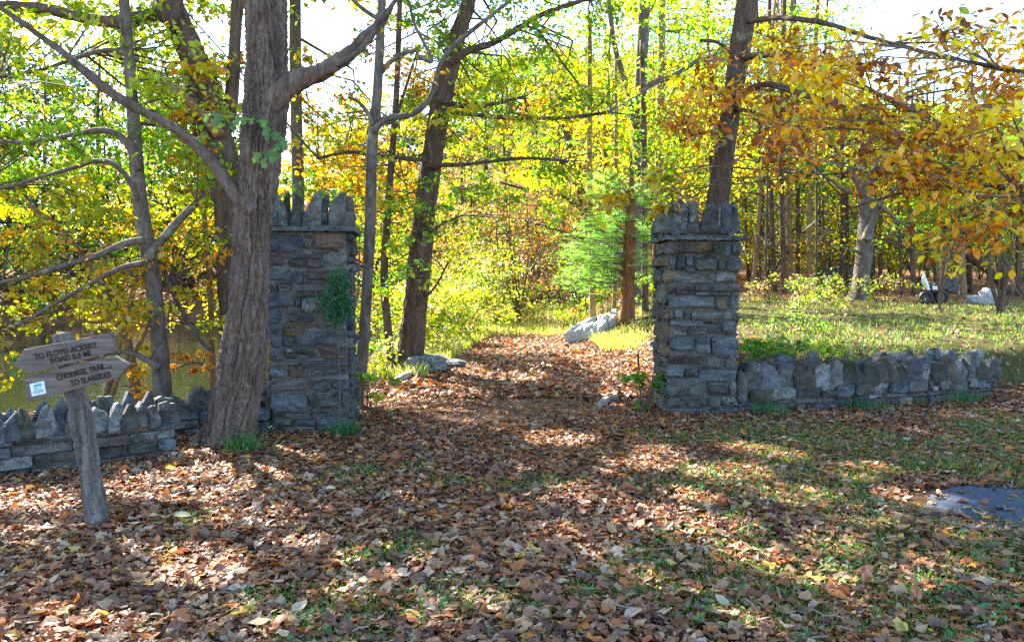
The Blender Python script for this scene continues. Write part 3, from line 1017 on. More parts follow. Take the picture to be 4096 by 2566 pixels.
PAL_BRIGHT = [(.3, YEL), (.3, YG), (.14, LIME), (.16, (.5, .42, .2)), (.1, GRN)]

T4 = (np.array([(0, 0, 0), (.48, .33, .07), (1, 0, -.06), (.48, -.33, .07)]), [np.array([[0, 1, 2, 3]])])
T6 = (np.array([(0, 0, 0), (.28, .27, .07), (.68, .25, .04), (1, 0, -.1), (.68, -.25, .04), (.28, -.27, .07)]), [np.array([[0, 1, 2, 3], [0, 3, 4, 5]])])
def fan(outline, curl=.0, cup=.12):
    o = np.array(outline, float)
    z = curl * (o[:, 0] - .45) ** 2 + cup * o[:, 1] ** 2
    V = np.vstack([[.42, 0, 0], np.column_stack([o, z])])
    n = len(o)
    return V, [np.array([[0, 1 + i, 1 + (i + 1) % n] for i in range(n)])]
OVAL = [(0, 0), (.18, .14), (.42, .24), (.7, .2), (.9, .09), (1, 0), (.9, -.09), (.7, -.2), (.42, -.24), (.18, -.14)]
MAPLE = [(0, 0), (.08, .22), (.30, .46), (.42, .2), (.78, .3), (1, 0), (.78, -.3), (.42, -.2), (.30, -.46), (.08, -.22)]
OAK = [(0, 0), (.2, .2), (.36, .1), (.55, .27), (.78, .14), (1, 0), (.78, -.14), (.55, -.27), (.36, -.1), (.2, -.2)]
TF = fan(OVAL, -.5, .5)
TM = fan(MAPLE, -.4, .4)
STK = {'T4': T4, 'T6': T6, 'TF': TF, 'TM': TM}

def frames(n, rng, droop=.25, tilt=.55):
    a = rng.uniform(0, 2 * math.pi, n)
    el = rng.normal(-droop, .35, n)
    d = np.stack([np.cos(a) * np.cos(el), np.sin(a) * np.cos(el), np.sin(el)], 1)
    n0 = rng.normal(size=(n, 3)) * tilt
    n0[:, 2] += 1
    s = np.cross(n0, d)
    s /= np.linalg.norm(s, axis=1)[:, None] + 1e-9
    return d, s, np.cross(d, s)

def leaf_mesh(C, size, col, tmpl, rng, droop=.25, tilt=.55):
    Vt, Ft = tmpl
    n, k = len(C), len(Vt)
    d, s, u = frames(n, rng, droop, tilt)
    q = Vt[None] * np.asarray(size)[:, None, None]
    q = q * np.stack([np.ones(n), rng.uniform(.75, 1.25, n), rng.uniform(.3, 2.2, n)], 1)[:, None, :]
    V = C[:, None] + q[..., 0:1] * d[:, None] + q[..., 1:2] * s[:, None] + q[..., 2:3] * u[:, None]
    F = [(np.arange(n)[:, None, None] * k + f[None]).reshape(-1, f.shape[1]) for f in Ft]
    return V.reshape(-1, 3), F, np.repeat(col, k, 0)

def pick(pal, n, rng):
    w = np.array([p_[0] for p_ in pal])
    c = np.array([p_[1] for p_ in pal])
    return c[rng.choice(len(pal), n, p=w / w.sum())]

# patches of ground that lie in the sun (leaves and twigs on the sun's path are cut away to light them); picture px of the ground: x, y, half width, half height
LIT = [(30, 502, 60, 11), (150, 486, 50, 12), (205, 478, 70, 20), (262, 462, 38, 10), (120, 545, 14, 7), (205, 572, 32, 13), (90, 622, 45, 9), (30, 540, 22, 6),
       (300, 540, 25, 9), (385, 568, 34, 14), (455, 612, 36, 12), (575, 502, 42, 12), (590, 540, 30, 15), (300, 512, 22, 6), (345, 600, 16, 6),
       (663, 460, 18, 9), (731, 476, 32, 9), (771, 452, 32, 8), (866, 473, 24, 6), (931, 441, 28, 6), (663, 526, 28, 12), (725, 531, 26, 10), (763, 566, 32, 10),
       (817, 578, 32, 12), (874, 520, 28, 6), (971, 535, 30, 6), (966, 570, 20, 7), (771, 632, 32, 8), (690, 600, 24, 8), (880, 610, 26, 7), (620, 470, 18, 6),
       (470, 330, 60, 13), (560, 336, 60, 13), (610, 345, 45, 16), (625, 372, 25, 14), (500, 344, 70, 8), (440, 372, 36, 9), (500, 379, 40, 4), (520, 318, 40, 8),
       (780, 318, 60, 10), (880, 335, 130, 7), (1010, 330, 60, 14), (900, 308, 90, 4), (592, 322, 34, 12), (780, 336, 50, 6), (620, 398, 14, 8), (480, 470, 30, 6), (420, 505, 26, 7), (520, 560, 26, 8), (240, 520, 26, 7), (160, 600, 22, 7), (840, 545, 30, 8), (920, 500, 24, 6), (800, 500, 30, 8), (700, 496, 24, 7), (930, 590, 24, 8), (620, 585, 22, 9), (260, 625, 24, 8), (560, 440, 26, 5)]
LIT_A = np.array(LIT, float) * np.array([1, 1, 1.25, 1.3])

def sunlit_keep(C, rng, p_drop=.985):
    t = C[:, 2] / SUN[2]
    G = C - SUN[None] * t[:, None]
    for _ in range(2):
        hz = H(G[:, 0], G[:, 1])
        t = (C[:, 2] - hz) / SUN[2]
        G = C - SUN[None] * t[:, None]
    px, py = project(G)
    inside = np.zeros(len(C), bool)
    ok = (G[:, 1] > 2.5) & (t > .25)
    for ex, ey, ew, eh in LIT_A:
        inside |= ((px - ex) / ew) ** 2 + ((py - ey) / eh) ** 2 < 1
    return ~(inside & ok & (rng.uniform(size=len(C)) < p_drop))

def clear_twig(A, B, rng):
    q = np.stack([A + (B - A) * s for s in np.linspace(.1, 1, 7)], 1)
    return sunlit_keep(q.reshape(-1, 3), rng, 1.1).reshape(len(A), 7).sum(1) >= 6

def vol(px0, py0, px1, py1, d0, d1, n, rng, grid=True):
    px, py, d = rng.uniform(px0, px1, n), rng.uniform(py0, py1, n), rng.uniform(d0, d1, n)
    return np.array([P(a, b, c) for a, b, c in zip(px, py, d)])

def wbox(x0, x1, y0, y1, z0, z1, n, rng):
    return np.stack([rng.uniform(x0, x1, n), rng.uniform(y0, y1, n), rng.uniform(z0, z1, n)], 1)

def blob(c, r, n, rng, shell=.5):
    d = rng.normal(size=(n, 3))
    d /= np.linalg.norm(d, axis=1)[:, None]
    return np.asarray(c) + d * np.asarray(r) * rng.uniform(shell, 1, n)[:, None]

NLEAF = [0]

def crown(t, skeleton, specs, seed, carve=True, twig_mat='twig', leafmat='leaf', twigs=True, name='crown', thick=1.0):
    """specs: (centres, radius, flatness, leaves per spray, leaf size, palette, template, droop)"""
    rng = np.random.RandomState(seed)
    Vs, Cs, A, B, R0, A2, B2 = [], [], [], [], [], [], []
    for cen, rad, flat, nper, size, pal, tm_, droop in specs:
        n = len(cen)
        rr = rad * rng.uniform(.6, 1.3, n)
        base = pick(pal, n, rng)
        idx = np.repeat(np.arange(n), nper)
        off = rng.normal(size=(len(idx), 3))
        off /= np.linalg.norm(off, axis=1)[:, None]
        off *= (rng.uniform(0, 1, len(idx)) ** .5 * rr[idx])[:, None]
        off[:, 2] *= flat
        # each spray hangs in its own tilted plane
        tx, tyy = rng.normal(0, .3, n), rng.normal(0, .3, n)
        off[:, 2] += off[:, 0] * tx[idx] + off[:, 1] * tyy[idx]
        C = cen[idx] + off
        col = np.where((rng.uniform(size=len(idx)) < .62)[:, None], base[idx], pick(pal, len(idx), rng))
        col = col * rng.uniform(.65, 1.25, len(idx))[:, None] * rng.normal(1, .06, (len(idx), 3))
        idx2 = idx
        V, F, cc = leaf_mesh(C, size * rng.uniform(.6, 1.25, len(C)), np.clip(col, .005, .85), STK[tm_], rng, droop)
        if carve:
            kk = len(STK[tm_][0])
            bad = ~sunlit_keep(V, rng, 1.1).reshape(len(C), kk).all(1)
            k = ~(bad & (rng.uniform(size=len(C)) < (.985 if carve is True else carve)))
            V = V.reshape(len(C), kk, 3)[k].reshape(-1, 3)
            cc = cc[np.repeat(k, kk)]
            C, idx2 = C[k], idx[k]
            F = [(np.arange(len(C))[:, None, None] * kk + f[None]).reshape(-1, f.shape[1]) for f in STK[tm_][1]]
        NLEAF[0] += len(C)
        Vs.append((V, F))
        Cs.append(cc)
        if twigs and skeleton is not None and len(skeleton):
            dd = np.linalg.norm(cen[:, None] - skeleton[None, :, :3], axis=2) + 1.3 * np.maximum(0, skeleton[None, :, 2] - cen[:, None, 2])
            b = skeleton[np.argmin(dd, 1)]
            ln = np.linalg.norm(cen - b[:, :3], axis=1)
            kb = clear_twig(b[:, :3], cen, rng) if carve else np.ones(n, bool)
            A.append(b[kb, :3])
            B.append(cen[kb])
            R0.append((np.minimum(.006 + .006 * ln, b[:, 3] * .7) * thick)[kb])
            ntw = 5
            sel = rng.randint(0, max(1, len(C)), n * ntw) if len(C) else np.zeros(0, int)
            if len(sel):
                A2.append(cen[idx2[sel]])
                B2.append(C[sel])
    V, F = join(Vs)
    o = mk(name, V, F, M[leafmat], t, col=np.concatenate(Cs))
    if A:
        A, B, R0 = np.concatenate(A), np.concatenate(B), np.concatenate(R0)
        p1 = sticks(A, B, R0, R0 * .35, .09, rng)
        parts = [p1]
        if A2:
            A2, B2 = np.concatenate(A2), np.concatenate(B2)
            if carve:
                kb = clear_twig(A2, B2, rng)
                A2, B2 = A2[kb], B2[kb]
            parts.append(sticks(A2, B2, .0045 * thick, .002 * thick, .08, rng))
        V, F = join(parts)
        tw_ = mk('twigs', V, F, M[twig_mat], t)
        tw_['kind'] = 'stuff'
    return o

def rows_px(lst, d):
    """[(px, py, width px[, depth])] -> (x, y, z, r)"""
    out = []
    for e in lst:
        dd = e[3] if len(e) > 3 else d
        out.append([*P(e[0], e[1], dd), e[2] / 2 * dd / FPX])
    return out

def to_ground(rows, drop=.12):
    r = list(rows[0])
    z = float(H(r[0], r[1])) - drop
    if r[2] > z + .05:
        rows = [[r[0] + (r[0] - rows[1][0]) * .2, r[1], z, r[3] * 1.15]] + rows
    else:
        rows[0][2] = z
    return rows

def tree(label, trunk, bark='bark', limbs=(), specs=(), seed=1, group=None, relief=.0, freq=9, rings=40, seg=14, flare=.25, name='tree', carve=True, leafmat='leaf', dead=(), thick=1.0, crown_name='crown'):
    trunk = to_ground([list(r) for r in trunk])
    b = trunk[0]
    t = thing(name, label, 'tree', (b[0], b[1], float(H(b[0], b[1]))), group)
    V, F = tube(trunk, rings, seg, relief, freq, .10, seed * 1.7, flare)
    mk('trunk', V, F, M[bark], t, smooth=True)
    sk = [catmull(trunk, 40)[10:]]
    for i, l in enumerate(limbs):
        l = [list(r) for r in l]
        big = l[0][3] > .035
        V, F = tube(l, 60 if big else 26, 20 if big else 8, relief * .5 if big else 0, freq * 1.3, .18, seed + i * 3.1)
        mk('limb', V, F, M['dead_wood' if i in dead else bark], t, smooth=True)
        sk.append(catmull(l, 20)[4:])
    sk = np.concatenate(sk)
    if specs:
        crown(t, sk, specs, seed, carve, leafmat=leafmat, thick=thick, name=crown_name)
    return t

r_ = np.random.RandomState

# ---- the big furrowed tree against the pillar
rg = r_(1)
d1 = 7.25
big_trunk = rows_px([(222, 452, 46), (232, 420, 43), (239, 382, 42), (245, 330, 38), (249, 280, 36), (252, 231, 35), (258, 170, 38), (265, 110, 40), (267, 60, 38), (266, 0, 37), (264, -90, 35), (258, -220, 34), (250, -380, 24)], d1)
tree('massive furrowed grey-brown tree in front of the gate pillar, with a broken limb', big_trunk, 'bark_big',
     [rows_px([(268, 104, 30), (290, 84, 22), (318, 73, 17), (345, 56, 14), (365, 38, 11), (382, 20, 7), (392, 6, 3)], d1 - .05),
      rows_px([(336, 64, 7), (356, 53, 6), (368, 40, 6), (376, 26, 5), (386, 14, 5), (402, -10, 4)], d1 - .12),
      rows_px([(255, 212, 18), (236, 194, 14), (217, 168, 12), (203, 152, 10.5), (180, 132, 9.5), (160, 119, 9), (140, 110, 8.5), (112, 93, 8), (72, 60, 7), (40, 35, 6), (8, 12, 5.5), (-40, -20, 5)], d1 - .1),
      rows_px([(258, -150, 24), (330, -260, 18), (430, -380, 10)], d1 + .3), rows_px([(256, -200, 22), (150, -320, 16), (40, -400, 9)], d1)],
     [(wbox(-7, 2, 5, 10, 7.0, 10.5, 70, rg), .7, .5, 60, .13, PAL_MIX, 'T4', .3)], seed=1, relief=.042, freq=21, rings=420, seg=190, flare=.35)
# ---- leaning tree behind it
rg = r_(2)
tree('dark leaning tree behind the big trunk, with a long level limb overhead', rows_px([(243, 392, 44), (240, 300, 40), (234, 220, 36), (222, 165, 31), (211, 112, 29), (198, 70, 26), (183, 34, 25), (169, 0, 24), (145, -70, 22), (110, -170, 16)], 9.8), 'bark',
     [rows_px([(178, 22, 22), (160, 15, 14), (140, 18, 12), (122, 22, 12), (100, 20, 12), (80, 17, 11), (50, 10, 11), (20, 7, 11), (-10, 6, 11), (-70, 0, 8)], 9.6),
      rows_px([(220, 140, 18), (230, 110, 14), (233, 75, 13), (235, 40, 12), (238, 0, 11), (245, -80, 8)], 9.9),
      rows_px([(220, 135, 12), (205, 118, 10), (190, 102, 9), (175, 88, 8), (161, 78, 6)], 9.5)],
     [(vol(155, 55, 245, 175, 8.9, 10.4, 12, rg), .30, .5, 60, .10, PAL_GOLD, 'T6', .4),
      (vol(180, -60, 330, 60, 9, 12, 12, rg), .4, .5, 60, .10, PAL_MIX, 'T6', .4),
      (wbox(-10, -3, 11, 17.5, 7.8, 10.5, 80, rg), .9, .5, 90, .17, PAL_LEFT, 'T4', .3)], seed=2, relief=.022, freq=14, rings=200, seg=70, dead=(2,))  # last spec: unseen canopy above the frame, added to shade the foreground
# ---- slender tree by the pond with the long drooping branches
rg = r_(3)
dl = 9.0
tree('slender grey tree behind the sign wall with long arching branches over the pond', rows_px([(163, 396, 18), (160, 350, 16), (156, 310, 15.5), (152, 270, 15), (143, 220, 14.5), (137, 170, 13), (133, 110, 11.5), (129, 60, 10.5), (124, 0, 9.5), (118, -100, 8), (110, -220, 6)], dl), 'bark_grey',
     [rows_px([(139, 170, 8), (130, 148, 6.5), (118, 134, 6), (100, 130, 5.5), (80, 133, 5), (50, 139, 4.5), (20, 142, 4), (-20, 139, 3.5)], dl - .2),
      rows_px([(138, 200, 6), (128, 178, 5.5), (112, 163, 5), (95, 161, 5), (72, 168, 4.5), (40, 177, 4), (10, 186, 3.5), (-30, 190, 3)], dl - .3),
      rows_px([(144, 240, 8), (125, 243, 7), (100, 254, 6), (75, 262, 5.5), (45, 271, 5), (15, 279, 4.5), (-20, 286, 4)], dl - .4),
      rows_px([(146, 262, 6), (120, 268, 5), (92, 283, 4.5), (62, 299, 4), (30, 318, 3.5), (-5, 334, 3)], dl - .5),
      rows_px([(148, 258, 9), (158, 245, 8.5), (172, 228, 8), (185, 214, 7.5), (197, 202, 6.5)], dl - .2),
      rows_px([(160, 368, 7), (146, 359, 6), (130, 352, 5), (113, 352, 4), (98, 358, 3)], dl - .3),
      rows_px([(156, 252, 6), (172, 290, 4.5), (190, 325, 4), (206, 346, 3.5), (214, 350, 3)], dl + .3),
      rows_px([(137, 60, 6), (110, 50, 5), (75, 58, 4), (40, 70, 3.5), (0, 75, 3)], dl + .3)],
     [(vol(-70, 0, 235, 250, 8.2, 13.5, 250, rg), .36, .42, 64, .09, PAL_LEFT, 'T6', .45),
      (vol(-60, 225, 225, 325, 8.0, 11.5, 105, rg), .28, .4, 36, .085, [(.3, YG), (.4, YEL), (.3, GOLD)], 'T6', .45),
      (vol(-60, 320, 120, 385, 7.9, 9.4, 16, rg), .2, .4, 22, .085, PAL_BRIGHT, 'T6', .45),
      (wbox(-12, -5, 9.5, 18, 6.6, 9.8, 90, rg), .9, .5, 90, .17, PAL_LEFT, 'T4', .3)], seed=3, relief=.004, freq=30, rings=160, seg=40)  # wbox sprays: out-of-view leaves added towards the sun for foreground shade
# ---- thin stems by the pond
rg = r_(4)
tree('thin straight sapling between the slender tree and the big trunk', rows_px([(213, 392, 6.5), (212, 340, 6), (209, 270, 5.5), (206, 235, 5.5), (201, 180, 5), (193, 120, 4.5), (186, 60, 4), (182, 0, 3)], 10.2), 'bark_tan',
     [rows_px([(204, 195, 3.5), (190, 190, 3), (172, 188, 2)], 10.2), rows_px([(208, 252, 3), (192, 258, 2.5), (172, 262, 2)], 10.3), rows_px([(210, 370, 3), (195, 362, 2.5), (172, 369, 2)], 10)],
     [(vol(150, 60, 240, 260, 9.6, 12.5, 26, rg), .3, .45, 46, .09, PAL_LEFT, 'T6', .4), (vol(165, 335, 222, 372, 9.4, 10.2, 6, rg), .13, .4, 26, .07, [(.5, GOLD), (.5, ORA)], 'T6', .3),
      (vol(205, 220, 228, 320, 10, 11.5, 8, rg), .2, .5, 24, .08, [(.6, YEL), (.4, ORA)], 'T6', .3)], seed=4, relief=.0, rings=60, seg=12)
rg = r_(5)
tree('crooked mottled tan tree leaning over the water beside the sign', rows_px([(136, 400, 11), (133, 372, 10), (124, 330, 9.5), (112, 300, 9), (95, 272, 8), (78, 250, 7), (55, 225, 6), (30, 205, 4)], 9.9), 'bark_tan',
     [rows_px([(106, 395, 6), (114, 365, 6), (122, 330, 6), (132, 295, 5.5), (140, 262, 5)], 9.4), rows_px([(131, 360, 5), (142, 338, 4.5), (150, 320, 4)], 9.8),
      rows_px([(112, 395, 5), (120, 372, 4.5), (128, 356, 4)], 9.3), rows_px([(118, 318, 4), (95, 322, 3), (70, 318, 2.5), (55, 308, 2)], 9.5)],
     [(vol(0, 200, 150, 300, 9.2, 11.5, 24, rg), .3, .45, 44, .09, PAL_LEFT, 'T6', .4), (vol(130, 340, 158, 395, 9.2, 9.8, 5, rg), .14, .6, 30, .08, [(.6, YEL), (.4, GOLD)], 'T6', .3)], seed=5, rings=80, seg=16, relief=.004, freq=26)
# ---- slim pair beyond the first pillar
rg = r_(6)
tree('slim pale trunk just past the trunk-side pillar, holding a curving branch', rows_px([(357, 400, 13), (361, 370, 12), (366, 310, 11), (369, 250, 11), (371, 200, 11), (372, 150, 10.5), (377, 95, 9.5), (380, 45, 8.5), (382, 0, 7.5), (388, -100, 6), (392, -220, 4)], 9.4), 'bark_grey',
     [rows_px([(373, 132, 7), (386, 119, 6), (404, 116, 6), (418, 110, 6), (430, 97, 5.5), (436, 78, 5), (440, 64, 5), (449, 51, 5), (464, 37, 4.5), (480, 24, 4), (508, 2, 3.5)], 9.3),
      rows_px([(376, 80, 5), (390, 62, 5), (405, 53, 4.5), (416, 50, 4)], 9.4), rows_px([(373, 125, 4), (366, 110, 3.5), (356, 100, 3), (348, 97, 2.5)], 9.3),
      rows_px([(380, 20, 4.5), (362, 8, 4), (345, -8, 3)], 9.4), rows_px([(418, 56, 4), (432, 60, 3.5), (415, 25, 3.2), (409, 2, 3)], 9.3)],
     [(vol(290, 20, 440, 150, 8.8, 12, 26, rg), .26, .42, 34, .085, PAL_GOLD + [(.2, YG)], 'T6', .4),
      (wbox(-7, -1, 12, 19, 8.6, 10.8, 80, rg), .9, .5, 90, .17, PAL_MIX, 'T4', .3)], seed=6, relief=.004, freq=30, rings=140, seg=30)  # the wbox layer is out of view, added to block sun over the foreground
tree('thin dark trunk just behind the slim pale one past the pillar', rows_px([(392, 366, 9), (388, 330, 8.5), (384, 285, 8), (386, 240, 8), (390, 180, 7), (396, 100, 6), (400, 0, 5)], 13.0), 'bark', (),
     [(vol(300, 110, 420, 240, 13, 20, 46, r_(7)), .5, .45, 44, .12, PAL_GOLD, 'T6', .4), (vol(372, 170, 440, 300, 11.0, 14, 22, r_(71)), .25, .5, 26, .10, PAL_LIME, 'TF', .4)], seed=7, rings=60, seg=14)
rg = r_(8)
tree('straight grey trunk rising behind the big tree, seen above its broken limb', rows_px([(300, 340, 13), (298, 180, 12), (296, 100, 11.5), (295, 0, 11), (294, -150, 9), (294, -320, 6)], 16.0), 'bark_grey', (),
     [(vol(285, 95, 420, 215, 16, 23, 40, rg), .6, .4, 46, .14, PAL_GOLD, 'T6', .4), (wbox(-12, -2, 17, 29, 11, 14, 110, rg), 1.2, .5, 90, .22, PAL_MIX, 'T4', .3)], seed=8, rings=60, seg=16)  # wide wbox canopy is unseen, stretched over the pond to shade the trail side
# ---- the middle trunk on the left edge of the trail
rg = r_(9)
d8 = 13.2
tree('stout brown-barked tree leaning beside the left edge of the trail', rows_px([(409, 374, 28), (412, 340, 25), (415, 310, 24), (419, 270, 23), (424, 220, 21.5), (430, 170, 20), (438, 120, 20), (447, 75, 18), (458, 35, 15.5), (470, -5, 13.5), (490, -110, 11), (505, -220, 7)], d8), 'bark',
     [rows_px([(450, 62, 8), (470, 50, 7), (495, 42, 6), (520, 27, 5.5), (548, 12, 5), (590, -2, 4)], d8 - .3), rows_px([(436, 98, 6), (455, 104, 5), (478, 107, 4.5), (500, 102, 4), (524, 97, 3)], d8 - .4),
      rows_px([(432, 112, 6), (460, 113, 4.5), (500, 117, 4), (560, 118, 3.5), (610, 112, 3)], d8 - .6), rows_px([(428, 165, 5), (465, 164, 4), (520, 158, 3.5), (560, 160, 2.5)], d8 - .3),
      rows_px([(427, 160, 5), (395, 157, 4), (350, 152, 3.5), (318, 158, 3)], d8 - .2), rows_px([(422, 240, 4), (440, 225, 3), (462, 215, 2)], d8 - .2), rows_px([(418, 305, 3), (436, 285, 2.5), (448, 262, 2)], d8 - .2)],
     [(vol(400, -20, 620, 130, 11.5, 18, 100, rg), .42, .42, 46, .10, PAL_LIME + [(.2, YEL)], 'T6', .4), (vol(300, 0, 470, 110, 13, 17, 16, rg), .4, .42, 34, .11, PAL_MIX, 'T6', .4),
      (vol(430, 130, 640, 230, 12, 19, 46, rg), .42, .35, 36, .10, PAL_LIME, 'T6', .4), (vol(385, 180, 470, 250, 11.5, 13, 12, rg), .25, .5, 20, .11, PAL_LIME, 'TF', .4),
      (wbox(-7, 1.5, 11.5, 19.5, 8.2, 10.8, 120, rg), .9, .5, 90, .17, PAL_MIX, 'T4', .3)], seed=9, relief=.024, freq=18, rings=240, seg=80)  # wbox layer: dense unseen crown added to keep sun off the foreground
# ---- the dark trunk behind the second pillar, with the amber leaves
rg = r_(10)
d9 = 10.9
amber = np.concatenate([vol(770, 30, 1060, 200, 6.0, 8.5, 78, rg), vol(880, 150, 1070, 235, 5.8, 7.5, 26, rg), vol(690, 40, 800, 150, 8.5, 10.5, 16, rg), vol(900, -40, 1070, 40, 6, 8, 12, rg)])
ap, aq = project(amber)
keepa = (aq > 10 + (ap - 700) * .02) & ~((ap < 880) & (aq > 185)) & ~((ap > 800) & (ap < 940) & (aq < 55)) & (aq < 150 + np.abs(ap - 700) * .33)
amber = amber[keepa]
tree('dark trunk rising behind the field-side pillar with long branches of amber leaves', rows_px([(704, 372, 24), (708, 300, 23), (716, 215, 21.5), (722, 170, 20), (727, 135, 19.5), (733, 100, 18.5), (740, 50, 19.5), (747, 0, 20), (756, -90, 18), (764, -200, 13)], d9), 'bark',
     [rows_px([(741, 58, 8), (760, 55, 6, 10.4), (782, 57, 5.5, 9.8), (808, 65, 5, 9.2), (835, 73, 5, 8.6), (880, 95, 4.5, 8), (950, 130, 4, 7.2), (1030, 160, 3.5, 6.6)], d9),
      rows_px([(735, 98, 8), (752, 88, 6.5, 10.4), (770, 84, 6, 9.9), (795, 92, 6, 9.3), (830, 103, 6, 8.7), (880, 125, 5.5, 8.0), (940, 165, 5, 7.3), (1010, 190, 5, 6.7), (1060, 205, 4, 6.3)], d9),
      rows_px([(744, 22, 6), (775, 18, 5, 10), (820, 22, 4.5, 9), (880, 40, 4, 8), (960, 60, 4, 7), (1040, 75, 4, 6.4)], d9),
      rows_px([(738, 60, 5), (728, 50, 4), (716, 42, 3.5), (700, 40, 2.5)], d9), rows_px([(726, 140, 4.5), (712, 132, 3.5), (694, 134, 3), (680, 142, 2)], d9 - .4),
      rows_px([(732, 108, 5), (752, 112, 4, 10.4), (775, 125, 4, 9.8), (800, 150, 3.5, 9.2), (815, 175, 3, 8.8)], d9), rows_px([(750, -60, 12), (830, -140, 9, 10), (930, -200, 6, 9)], d9)],
     [(amber, .40, .5, 52, .09, PAL_AMBER, 'TF', .5), (vol(570, 165, 690, 215, 8.6, 9.6, 9, rg), .22, .5, 14, .15, [(.5, YEL), (.25, GOLD), (.25, (.16, .22, .03))], 'TF', .5),
      (vol(640, 60, 735, 130, 9.5, 11, 9, rg), .28, .5, 18, .14, PAL_RUST, 'TF', .5),
      (wbox(-2.5, 4, 11, 17, 7.8, 10.5, 50, rg), .8, .5, 75, .16, PAL_AMBER, 'T4', .3)], seed=10, relief=.022, freq=20, rings=220, seg=70)  # wbox sprays overhead are unseen, added as shade for the ground below

# ---- trees beyond the gate
def px_trunk(bx, by, w, tx, ty, d, bend=0.0, tw_=.7):
    mx, my = (bx + tx) / 2 + bend, (by + ty) / 2
    return rows_px([(bx, by, w * 1.1), ((bx * 3 + tx) / 4 + bend * .7, (by * 3 + ty) / 4, w), (mx, my, w * .92), ((bx + 3 * tx) / 4 + bend * .6, (by + 3 * ty) / 4, w * .84), (tx, ty, w * tw_)], d)

FARC = .6
rg = r_(20)
tree('tall mossy trunk beyond the gate, forking high among lime leaves', px_trunk(636, 310, 13, 652, -120, 23, -4), 'bark_grey',
     [rows_px([(638, 92, 7), (655, 82, 6), (675, 75, 5.5), (695, 62, 5), (715, 55, 3)], 22.6), rows_px([(636, 130, 6), (628, 90, 6), (618, 60, 5.5), (612, 30, 5), (608, -10, 4)], 22.8)],
     [(vol(520, -30, 730, 190, 20, 27, 130, rg), .75, .42, 50, .14, PAL_LIME + [(.2, YEL)], 'T6', .4)], seed=20, carve=FARC, rings=80, seg=20, relief=.01, freq=16)
tree('straight paler trunk close behind the tall forking one beyond the gate', px_trunk(655, 300, 8, 664, -120, 27, 1), 'bark_tan', (),
     [(vol(600, -30, 740, 150, 25, 32, 50, r_(21)), .8, .42, 44, .17, PAL_MIX, 'T6', .4)], seed=21, carve=FARC, rings=40)
tree('crooked brown trunk leaning away from the trail, under bare branches', rows_px([(600, 296, 9), (594, 250, 9), (584, 205, 8.5), (574, 165, 8), (566, 130, 7), (556, 90, 5)], 29), 'bark',
     [rows_px([(586, 212, 5), (560, 195, 4), (530, 190, 3), (500, 182, 2)], 28.6), rows_px([(592, 240, 4), (565, 232, 3), (530, 222, 2.5)], 28.4), rows_px([(576, 170, 4), (600, 150, 3), (615, 120, 2)], 29)],
     [(vol(500, 100, 600, 210, 27, 33, 30, r_(22)), .7, .5, 36, .17, [(.3, ORA), (.3, GOLD), (.4, YG)], 'T6', .4)], seed=22, carve=FARC, rings=40)
tree('thin sunlit trunk standing before the pale rock, left of the pine', px_trunk(593, 319, 6, 590, 20, 21, -2), 'bark_tan', (), [(vol(540, 40, 650, 180, 19, 24, 26, r_(23)), .5, .45, 40, .13, PAL_LIME, 'T6', .4)], seed=23, carve=FARC, rings=40)
tree('slimmest trunk between the sunlit thin one and the red pine trunk', px_trunk(614, 320, 4.5, 616, 60, 21.5, 1), 'bark_tan', (), [(vol(590, 80, 680, 200, 19, 24, 16, r_(24)), .5, .45, 36, .13, PAL_BRIGHT, 'T6', .4)], seed=24, carve=FARC, rings=30)
tree('thin dark trunk close to the red pine trunk on the pillar side', px_trunk(645, 326, 7, 642, 40, 20.5, 1), 'bark', (), [(vol(620, 60, 700, 200, 19, 23, 16, r_(25)), .5, .45, 36, .13, PAL_MIX, 'T6', .4)], seed=25, carve=FARC, rings=30)

# ---- white pine with feathery needles
rg = r_(26)
dp = 20.0
pt = to_ground(rows_px([(626, 334, 18), (627, 322, 15), (628, 290, 13.5), (629, 250, 12), (630, 215, 9), (631, 180, 5), (631, 150, 2)], dp))
pine = thing('pine_tree', 'young pine beyond the gate with red-brown trunk and feathery pale green needles', 'tree', pt[0][:3])
V, F = tube(pt, 90, 26, .012, 18, .1, 4, .3)
mk('trunk', V, F, M['bark_red'], pine, smooth=True)
Vn, Cn, A, B = [], [], [], []
tufts = []
for i in range(80):
    k = rg.uniform(0, 1)
    y0 = 278 - 105 * k ** 1.2
    src = P(628, y0 + 8, dp)
    side = rg.choice([-1, -1, -1, 1])
    ln = rg.uniform(28, 78) * (1 - .4 * k) * (1 if side < 0 else .75)
    tip = P(628 + side * ln, y0 + rg.uniform(-10, 12), dp + rg.uniform(-1.8, 1.2))
    A.append(src)
    B.append(tip)
    for s in np.linspace(.3, 1, 9):
        tufts.append(src + (tip - src) * s + rg.normal(0, .12, 3))
V, F = sticks(np.array(A), np.array(B), .02, .006, .06, rg)
o = mk('twigs', V, F, M['twig'], pine)
o['kind'] = 'stuff'
tufts = np.array(tufts)
idx = np.repeat(np.arange(len(tufts)), 22)
dirs = rg.normal(size=(len(idx), 3))
dirs[:, 2] = np.abs(dirs[:, 2]) * .6 - .15
dirs /= np.linalg.norm(dirs, axis=1)[:, None]
c0 = tufts[idx]
tipn = c0 + dirs * rg.uniform(.13, .24, len(idx))[:, None]
sd = np.cross(dirs, rg.normal(size=(len(idx), 3)))
sd /= np.linalg.norm(sd, axis=1)[:, None]
V = np.stack([c0 - sd * .009, c0 + sd * .009, tipn], 1).reshape(-1, 3)
cc = np.array([(.27, .46, .10)]) * rg.uniform(.7, 1.3, len(idx))[:, None]
mk('crown', V, np.arange(len(V)).reshape(-1, 3), M['needle'], pine, col=np.repeat(cc, 3, 0))

